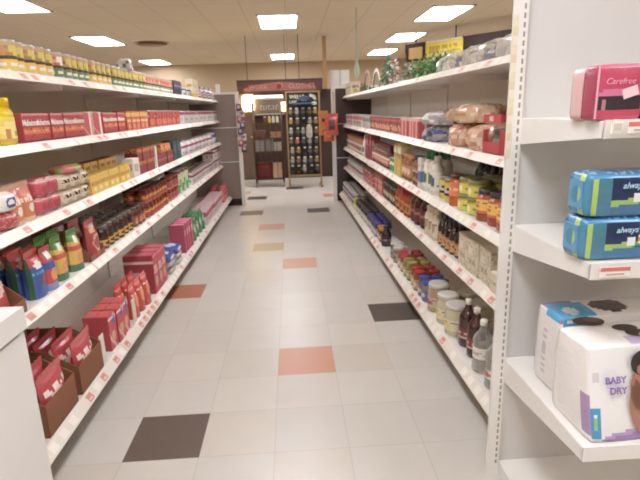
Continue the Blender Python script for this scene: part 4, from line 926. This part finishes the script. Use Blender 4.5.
obj('lettering', text_mesh('WORK', .12, ink('#a87868'), .001), 'card', o, (-.42, -.024, .105)); obj('lettering', text_mesh('CLOTHES', .12, ink('#b08070'), .001), 'card', o, (.42, -.024, .105))
em = obj('emblem', MB().lathe([(.075, 0, '#8a4238'), (.07, .008, '#a85a4c'), (.05, .008, '#6a2f28'), (.001, .009, '#b5786a')], 18, cap1=False), 'plastic', o); em.rotation_euler = (PI / 2, 0, 0); em.location = (-.02, -.022, .108)
for x, zt in ((-.62, 1), (.12, 1), (.38, 1)): obj('suspension_wire', MB().tube([(x, 0, .24), (x, 0, ZC - 1.70)], .006, 'dark'), 'string', o)

# wire rack on casters with stored goods
o = empty('wire_rack', (-.41, 9.35, 0)); tag(o, 'dark bronze wire rack on casters under the lit lamps', 'rack')
for sx in (-.25, .25):
    for sy in (-.17, .17):
        obj('post', MB().tube([(sx, sy, .07), (sx, sy, 1.5)], .014, 'bronze' if 0 else 'brown', 8), 'bronze', o)
        c = obj('caster', MB().lathe([(.008, -.012, 'grey'), (.03, -.012, 'grey'), (.03, .012, 'grey'), (.008, .012, 'grey')], 12), 'plastic', o); c.rotation_euler = (0, PI / 2, 0); c.location = (sx, sy, .0305)
        obj('caster_fork', MB().box(-.016, .016, -.012, .012, .05, .075, 'silver'), 'tin', c if 0 else o, (sx, sy, 0))
for z in (.13, .62, .86, 1.12):
    s = MB().box(-.26, .26, -.185, -.175, z, z + .022).box(-.26, .26, .175, .185, z, z + .022).box(-.26, -.25, -.18, .18, z, z + .022).box(.25, .26, -.18, .18, z, z + .022)
    for j in range(9): s.box(-.22 + j * .055, -.214 + j * .055, -.18, .18, z + .006, z + .014)
    obj('wire_shelf', s, 'bronze', o)
s = MB()
for j in range(4): s.tube([(-.15 + j * .1, -.17, .15), (-.15 + j * .1, -.17, 1.12)], .005, 'brown', 5)
obj('front_bars', s, 'bronze', o)
tb = proto('storage_tote', gridbox(.28, .26, .26, D('#6a2226', ('band', .85, 1, '#7a2c2e')), nu=4, nv=6, rnd=.01), 'plastic', kid('tote_lid', MB().box(-.147, .147, -.137, .137, .262, .28, '#5a1c20'), 'plastic'))
top(tb, (-.50, 9.35, .153), 'red storage tote on the lowest rack shelf', 'tote')
def stackbox(x, z, w, h, c, label, c2='tan'):
    p = proto('storage_box', gridbox(w, .2, h, D(c, ('band', .45, .5, c2), ('text', .6, .75, c2)), nu=6, nv=6), 'card', kid('box_lid', MB().box(-w / 2 - .003, w / 2 + .003, -.103, .103, h, h + .012, c), 'card'))
    top(p, (x, 9.35, z), label, 'box', 0, 'boxes on the wire rack')
stackbox(-.27, .153, .16, .12, '#c9a880', 'tan box beside the red tote on the wire rack'); stackbox(-.27, .286, .15, .12, '#c9a070', 'ochre box stacked on the tan box by the tote')
stackbox(-.57, .643, .15, .19, '#8f8a82', 'grey box with pale band on the middle rack shelf, beside dark door'); stackbox(-.40, .643, .15, .19, '#7f7a72', 'darker grey box in the middle of the middle rack shelf'); stackbox(-.24, .643, .14, .14, '#b0a898', 'off-white box on the middle rack shelf near the gloves')
stackbox(-.55, .883, .18, .12, '#6f4230', 'rust brown box on the upper rack shelf'); stackbox(-.27, .883, .2, .08, '#b07c4a', 'low orange box on the upper rack shelf')
for i, (x, c, nm) in enumerate(((-.37, '#d8b84a', 'yellow'), (-.30, '#d0ccc4', 'white'), (-.23, '#e0d8c8', 'cream'), (-.45, '#6a4a3a', 'brown'))):
    p = jar(.028, .12, c, 'silver', name='small_jar', neck=.7)
    top(p, (x, 9.30, 1.1425), f'small {nm} jar on the top rack shelf', 'jar', 0, 'jars on the top rack shelf')
s = proto('hook_rail', MB().box(-.2, .2, -.01, .01, 0, .02, 'dbrown'), 'wood', *[kid('hook', MB().tube([(-.17 + j * .085, -.01, .01), (-.17 + j * .085, -.035, .012)], .008, 'tan'), 'lid') for j in range(5)])
top(s, (-.62, 10.33, 1.27), 'row of pale hooks on a dark rail below the bright lamp', 'hook rail')
# lamps and the framed display
def lamp(x, z, m, r, label):
    o = empty('wall_lamp', (x, 10.2, z)); tag(o, label, 'lamp', 'lamps behind the wire rack')
    obj('lamp_shade', MB().lathe([(r * .75, 0, 'white'), (r, .03, 'white'), (r, r * 2.2, 'white'), (r * .8, r * 2.6, 'white')], 16), m, o)
    obj('wall_arm', MB().tube([(0, .0, -.02), (0, .145, -.02)], .012, 'gold'), 'brass', o); obj('lamp_base', MB().lathe([(r * .5, -.035, 'gold'), (r * .7, 0, 'gold')], 12), 'brass', o)
lamp(-.80, 1.36, 'bulb', .115, 'bright glowing lamp at the top of the wire rack'); lamp(-.10, 1.34, 'bulb2', .065, 'smaller yellow lamp beside the glove sign')
o = empty('display_case', (-.42, 10.26, 1.30)); tag(o, 'dark framed display with pale squiggles under a white strip', 'display')
obj('case_back', MB().box(-.30, .30, 0, .06, 0, .27, '#5a4f4c'), 'plastic', o)
obj('light_strip', MB().box(-.34, .30, -.04, .03, .30, .35), 'strip', o)
obj('script_mark', text_mesh('tutat', .19, ink('#a09490'), -.002, .002, .3), 'card', o, (.0, -.004, .13))
f = MB().box(-.32, .32, -.012, .0, -.02, 0, 'silver').box(-.32, .32, -.012, 0, .27, .29, 'silver'); obj('case_frame', f, 'tin', o)

# glove rack
GXc, GYc = .235, 9.12
o = empty('glove_rack', (GXc, GYc, 0)); tag(o, 'tan framed rack of work gloves with a black sign', 'rack')
for sx in (-.29, .29):
    obj('post', MB().box(sx - .014, sx + .014, -.014, .014, .03, 1.67), 'brass', o); obj('foot_bar', MB().box(sx - .02, sx + .02, -.22, .22, 0, .03), 'brass', o)
obj('top_rail', MB().box(-.28, .28, -.012, .012, 1.645, 1.67), 'brass', o); obj('lower_tray', MB().box(-.28, .28, -.12, .012, .19, .215), 'brass', o)
obj('peg_panel', MB().box(-.278, .278, .0, .012, .215, 1.40), mat('dark_peg_panel', .7, col='#2b2623'), o)
s = obj('header_sign', MB().box(-.276, .276, -.004, .01, 1.40, 1.645), 'blackp', o)
obj('lettering', text_mesh('WELLS', .088, ink('#e6e0d4'), .002), 'card', s, (-.10, -.006, 1.575)); obj('lettering', text_mesh('LAMONT', .07, ink('#cfc8ba'), .0015), 'card', s, (-.09, -.006, 1.49))
lg = MB()
for cx, cz, rx, rz in ((.17, 1.585, .05, .022), (.205, 1.56, .03, .035), (.145, 1.605, .025, .015), (.225, 1.535, .014, .03), (.2, 1.46, .05, .03)):
    lg.face([(cx + rx * math.cos(2 * PI * t / 14), -.0065, cz + rz * math.sin(2 * PI * t / 14)) for t in range(14)], '#e0dace')
obj('sign_emblem', lg, 'card', s)
def glovemesh(c, cuff):
    b = MB()
    b.lathe([(.026, .045, c), (.031, .06, c), (.031, .09, c), (.024, .1, c)], 10)
    b.v = [(x, y * .4, z) for x, y, z in b.v]
    for i, (dx, L) in enumerate(((-.022, .042), (-.0075, .05), (.0075, .046), (.022, .036))):
        n0 = len(b.v); b.lathe([(.0065, 0, c), (.0075, L * .6, c), (.004, L, c)], 7, cx=dx); b.v[n0:] = [(x, y * .8, .092 + z) for x, y, z in b.v[n0:]]
    n0 = len(b.v); b.lathe([(.008, 0, c), (.008, .03, c), (.004, .04, c)], 7); b.v[n0:] = [(x - .028 - z * .6, y * .8, .058 + z * .7) for x, y, z in b.v[n0:]]
    cf = MB().lathe([(.03, 0, cuff), (.027, .046, cuff)], 10); cf.v = [(x, y * .45, z) for x, y, z in cf.v]
    hk = MB().box(-.022, .022, -.006, -.001, .128, .15, 'white')
    return b, cf, hk
glv = {}
gl_n = {}
for nm, c, cu in (('white', '#b5ae9e', '#6a655c'), ('yellow', '#b58a2e', '#3a3428'), ('black', '#2a2826', '#4a4642'), ('grey', '#6a665e', '#3f3c38'), ('tan', '#8f6f46', '#4a4034'), ('orange', '#c8682e', '#3a3230')):
    a, b, c_ = glovemesh(c, cu); glv[nm] = proto('work_glove', a, 'cloth', kid('cuff', b, 'cloth'), kid('hang_card', c_, 'card'))
rows = [(1.24, 'tan white grey tan yellow'), (1.07, 'yellow tan black white yellow'), (.90, 'white grey white white tan'), (.73, 'tan orange grey white grey'), (.56, 'white yellow black grey tan'), (.39, 'white tan white grey yellow'), (.24, 'black black white black grey')]
rown = ['top', 'second', 'third', 'fourth', 'fifth', 'sixth', 'lowest']
for (z, names), rn in zip(rows, rown):
    for i, nm in enumerate(names.split()):
        x = GXc - .22 + i * .11; key = (rn, nm); gl_n.setdefault(key, []).append(inst(glv[nm], (x + R.uniform(-.01, .01), GYc - .035, z), R.uniform(-.15, .15)))
for (rn, nm), L in gl_n.items():
    for i, q in enumerate(L): tag(q, f'{nm} work glove in the {rn} row of the glove rack' + (f', {ORD[i]} {nm} from wire rack' if len(L) > 1 else ''), 'glove', 'work gloves on the tan rack')
tg = proto('glove_bundle', gridbox(.1, .03, .2, D('#d6cfc2', ('text', .6, .7, '#8a847a'), ('spot', .5, .3, .3, .14, '#c2baac')), nu=6, nv=8, puff=.006, rnd=.006), 'film', kid('hang_card', MB().box(-.03, .03, -.002, .002, .2, .23, 'white'), 'card'))
top(tg, (.33, GYc - .075, .87), 'long white glove bundle hanging on the tan rack', 'gloves')
cp = MB().lathe([(.13, 0, 'navy'), (.125, .05, 'navy'), (.09, .1, 'navy'), (.04, .125, 'navy'), (.001, .13, 'navy')], 18, cap1=False)
br = MB()
for i in range(10):
    a0, a1 = PI + PI * i / 10, PI + PI * (i + 1) / 10
    P = lambda a, r, z: (r * math.cos(a), r * math.sin(a) * 1.2, z)
    br.face([P(a0, .125, .012), P(a1, .125, .012), P(a1, .19, -.015), P(a0, .19, -.015)][::-1], 'navy'); br.face([P(a0, .125, .006), P(a1, .125, .006), P(a1, .19, -.02), P(a0, .19, -.02)], 'navy')
    br.face([P(a0, .19, -.015), P(a1, .19, -.015), P(a1, .19, -.02), P(a0, .19, -.02)], 'navy')
capp = proto('cap', cp, 'cloth', kid('brim', br, 'cloth'), kid('badge', MB().box(-.05, .05, -.134, -.128, .03, .06, '#6a6a86'), 'cloth'))
top(capp, (.25, GYc - .17, 1.46), 'navy blue cap hung in front of the glove sign', 'cap')

# hanging packs on the end posts
def strip(x, Y, z0, n, dz, protos, descs, cat, grp, label):
    s = proto('clip_strip', MB().box(-.008, .008, -.0015, .0015, z0 - .25, z0 + .28, '#d8d0c8'), 'plastic', *[kid('clip', MB().box(-.012, .012, -.006, .002, z0 - .1 + j * .09, z0 - .09 + j * .09, 'white'), 'plastic') for j in range(4)])
    top(s, (x, Y, 0), label, 'clip strip')
pkA = [pouch(.08, .03, .105, D(c, ('spot', .5, .5, .3, .2, c2), ('text', .7, .8, 'white')), name='hanging_packet', sealcol=c2) for c, c2 in (('#6a3f66', '#d8c8d4'), ('#c9c0c4', '#8a4a6a'), ('#a8384a', '#e0c8c8'), ('#4a3a5a', '#c8b8c8'))]
for i in range(8):
    c = ('plum', 'pale grey', 'red', 'violet')[i % 4]
    z = 1.36 - i * .082
    top(pkA[i % 4], (-.70 + .035 * (i % 2) - .01, 7.33 + .02 * (i % 3) - .02, z), f'{c} hanging packet on the brown panel strip, {ORD[i]} from the top', 'packet', (.3 if i % 2 else -.2), 'packets hanging on the brown end panel')
strip(-.735, 7.3985, 1.15, 4, .1, None, None, None, None, 'clip strip of plum and white packets on the brown end panel')
po1 = pouch(.16, .05, .34, D('#e0803a', ('spot', .4, .62, .14, .08, '#5a2a1e'), ('spot', .5, .3, .3, .12, '#e0a04a'), ('band', .85, 1, '#d99a4a')), name='hanging_pack', sealcol='#d99a4a')
po2 = pouch(.18, .05, .3, D('#d84a2c', ('rect', .22, .8, .2, .75, '#8a2a22'), ('rect', .3, .7, .3, .42, '#5a2420'), ('rect', .3, .7, .5, .64, '#6a2c24'), ('band', .85, 1, '#d84a30')), name='hanging_pack', sealcol='#d84a30')
po3 = pouch(.15, .05, .16, D('#c85a2e', ('spot', .5, .5, .3, .2, '#e08a4a')), name='hanging_pack', sealcol='#c8502e')
top(po1, (.475, 7.36, .985), 'tall orange pack hanging beside the dark end panel', 'pack', .5, 'orange packs hanging on the dark end post')
top(po2, (.595, 7.30, .985), 'red pack with dark windows hanging on the end post', 'pack', -.25, 'orange packs hanging on the dark end post')
top(po3, (.545, 7.335, .90), 'short orange pack hanging lowest on the end post', 'pack', .1, 'orange packs hanging on the dark end post')
s = proto('clip_strip', MB().box(-.008, .008, -.002, .002, .95, 1.58, '#d8d0c8'), 'plastic', *[kid('clip', MB().box(-.014, .014, -.014, .0, 1.30 - j * .12, 1.315 - j * .12, 'silver'), 'plastic') for j in range(3)], kid('wire_loop', MB().tube([(.0, -.004, 1.5), (-.02, -.01, 1.55), (.0, -.004, 1.6), (.02, -.01, 1.55), (0, -.004, 1.5)], .004, 'silver'), 'tin'))
top(s, (.632, 7.418, 0), 'clip strip with a wire loop on the white end post', 'clip strip')

# far things above the diaper-side shelves
o = empty('tall_cabinet', (1.06, 10.9, 0)); tag(o, 'tall white two-door cabinet rising behind the dark end panel', 'cabinet')
obj('carcass', MB().box(-.2, .2, -.15, .25, 0, 2.12), 'enamel', o)
for sx in (-1, 1):
    d = obj('door', MB().box(min(sx * .004, sx * .195), max(sx * .004, sx * .195), -.172, -.152, .1, 2.1), 'enamel', o)
    obj('door_handle', MB().box(sx * .02 - .006, sx * .02 + .006, -.19, -.172, 1.2, 1.4, 'grey'), 'tin', d)
obj('notice', MB().box(.03, .16, -.176, -.173, 1.84, 1.9, 'white'), 'card', o)
o = empty('sign_case', (2.80, 9.9, 2.25), -.9); tag(o, 'high yellow illuminated-looking sign case near the ceiling', 'sign')
obj('case_body', MB().box(-.72, 1.6, 0, .12, .12, .29, 'brown').box(-.72, .68, .02, .1, -.04, .12, 'brown'), 'wood', o)
obj('tan_panel', MB().box(-.62, -.30, -.01, .0, .0, .21, '#d8b060'), 'card', o)
obj('yellow_panel', gridbox(.82, .008, .27, D('#e6cc1e', ('spot', .2, .5, .1, .3, '#c9962a'), ('text', .55, .72, '#b8a01e'), ('rect', .45, .95, .3, .42, '#c9ae22')), nu=20, nv=8), 'card', o, (.19, -.006, -.01))
obj('divider', MB().box(-.27, -.23, -.02, 0, -.03, .25), 'wood', o)
obj('top_strip', MB().box(-.2, .58, -.03, 0, .262, .285, 'white'), 'plastic', o)
for x in (-.5, .4): obj('hanger', MB().tube([(x, .06, .26), (x, .06, ZC - 2.25)], .012, 'dark'), 'string', o)
lf = MB()
pr_ = [(.001, -.30), (.02, -.26), (.034, -.20), (.03, -.13), (.018, -.08), (.001, -.05)]
o = empty('hanging_ornament', (1.02, 7.75, 2.06)); tag(o, 'pale green leaf-shaped ornament hanging from the ceiling', 'ornament')
b = MB().lathe([(max(r, .001), z, '#b8d0b0') for r, z in pr_], 12, cap0=False, cap1=False); b.v = [(x * 1.3, y * .5, z) for x, y, z in b.v]
obj('leaf_body', b, 'plastic', o); obj('hanging_cord', MB().tube([(0, 0, -.06), (0, 0, ZC - 2.06)], .006, '#b8c4b0'), 'plastic', o); obj('pale_ribbon', MB().box(-.02, .02, -.003, .003, -.08, .35, '#c8d0bc'), 'cloth', o)

tag(obj('standing_card', MB().box(-.03, .03, -.012, .012, 0, .11, 'white'), 'card', loc=(-1.0, 7.437, 1.625)), 'small white card standing on top of the brown end panel', 'card')
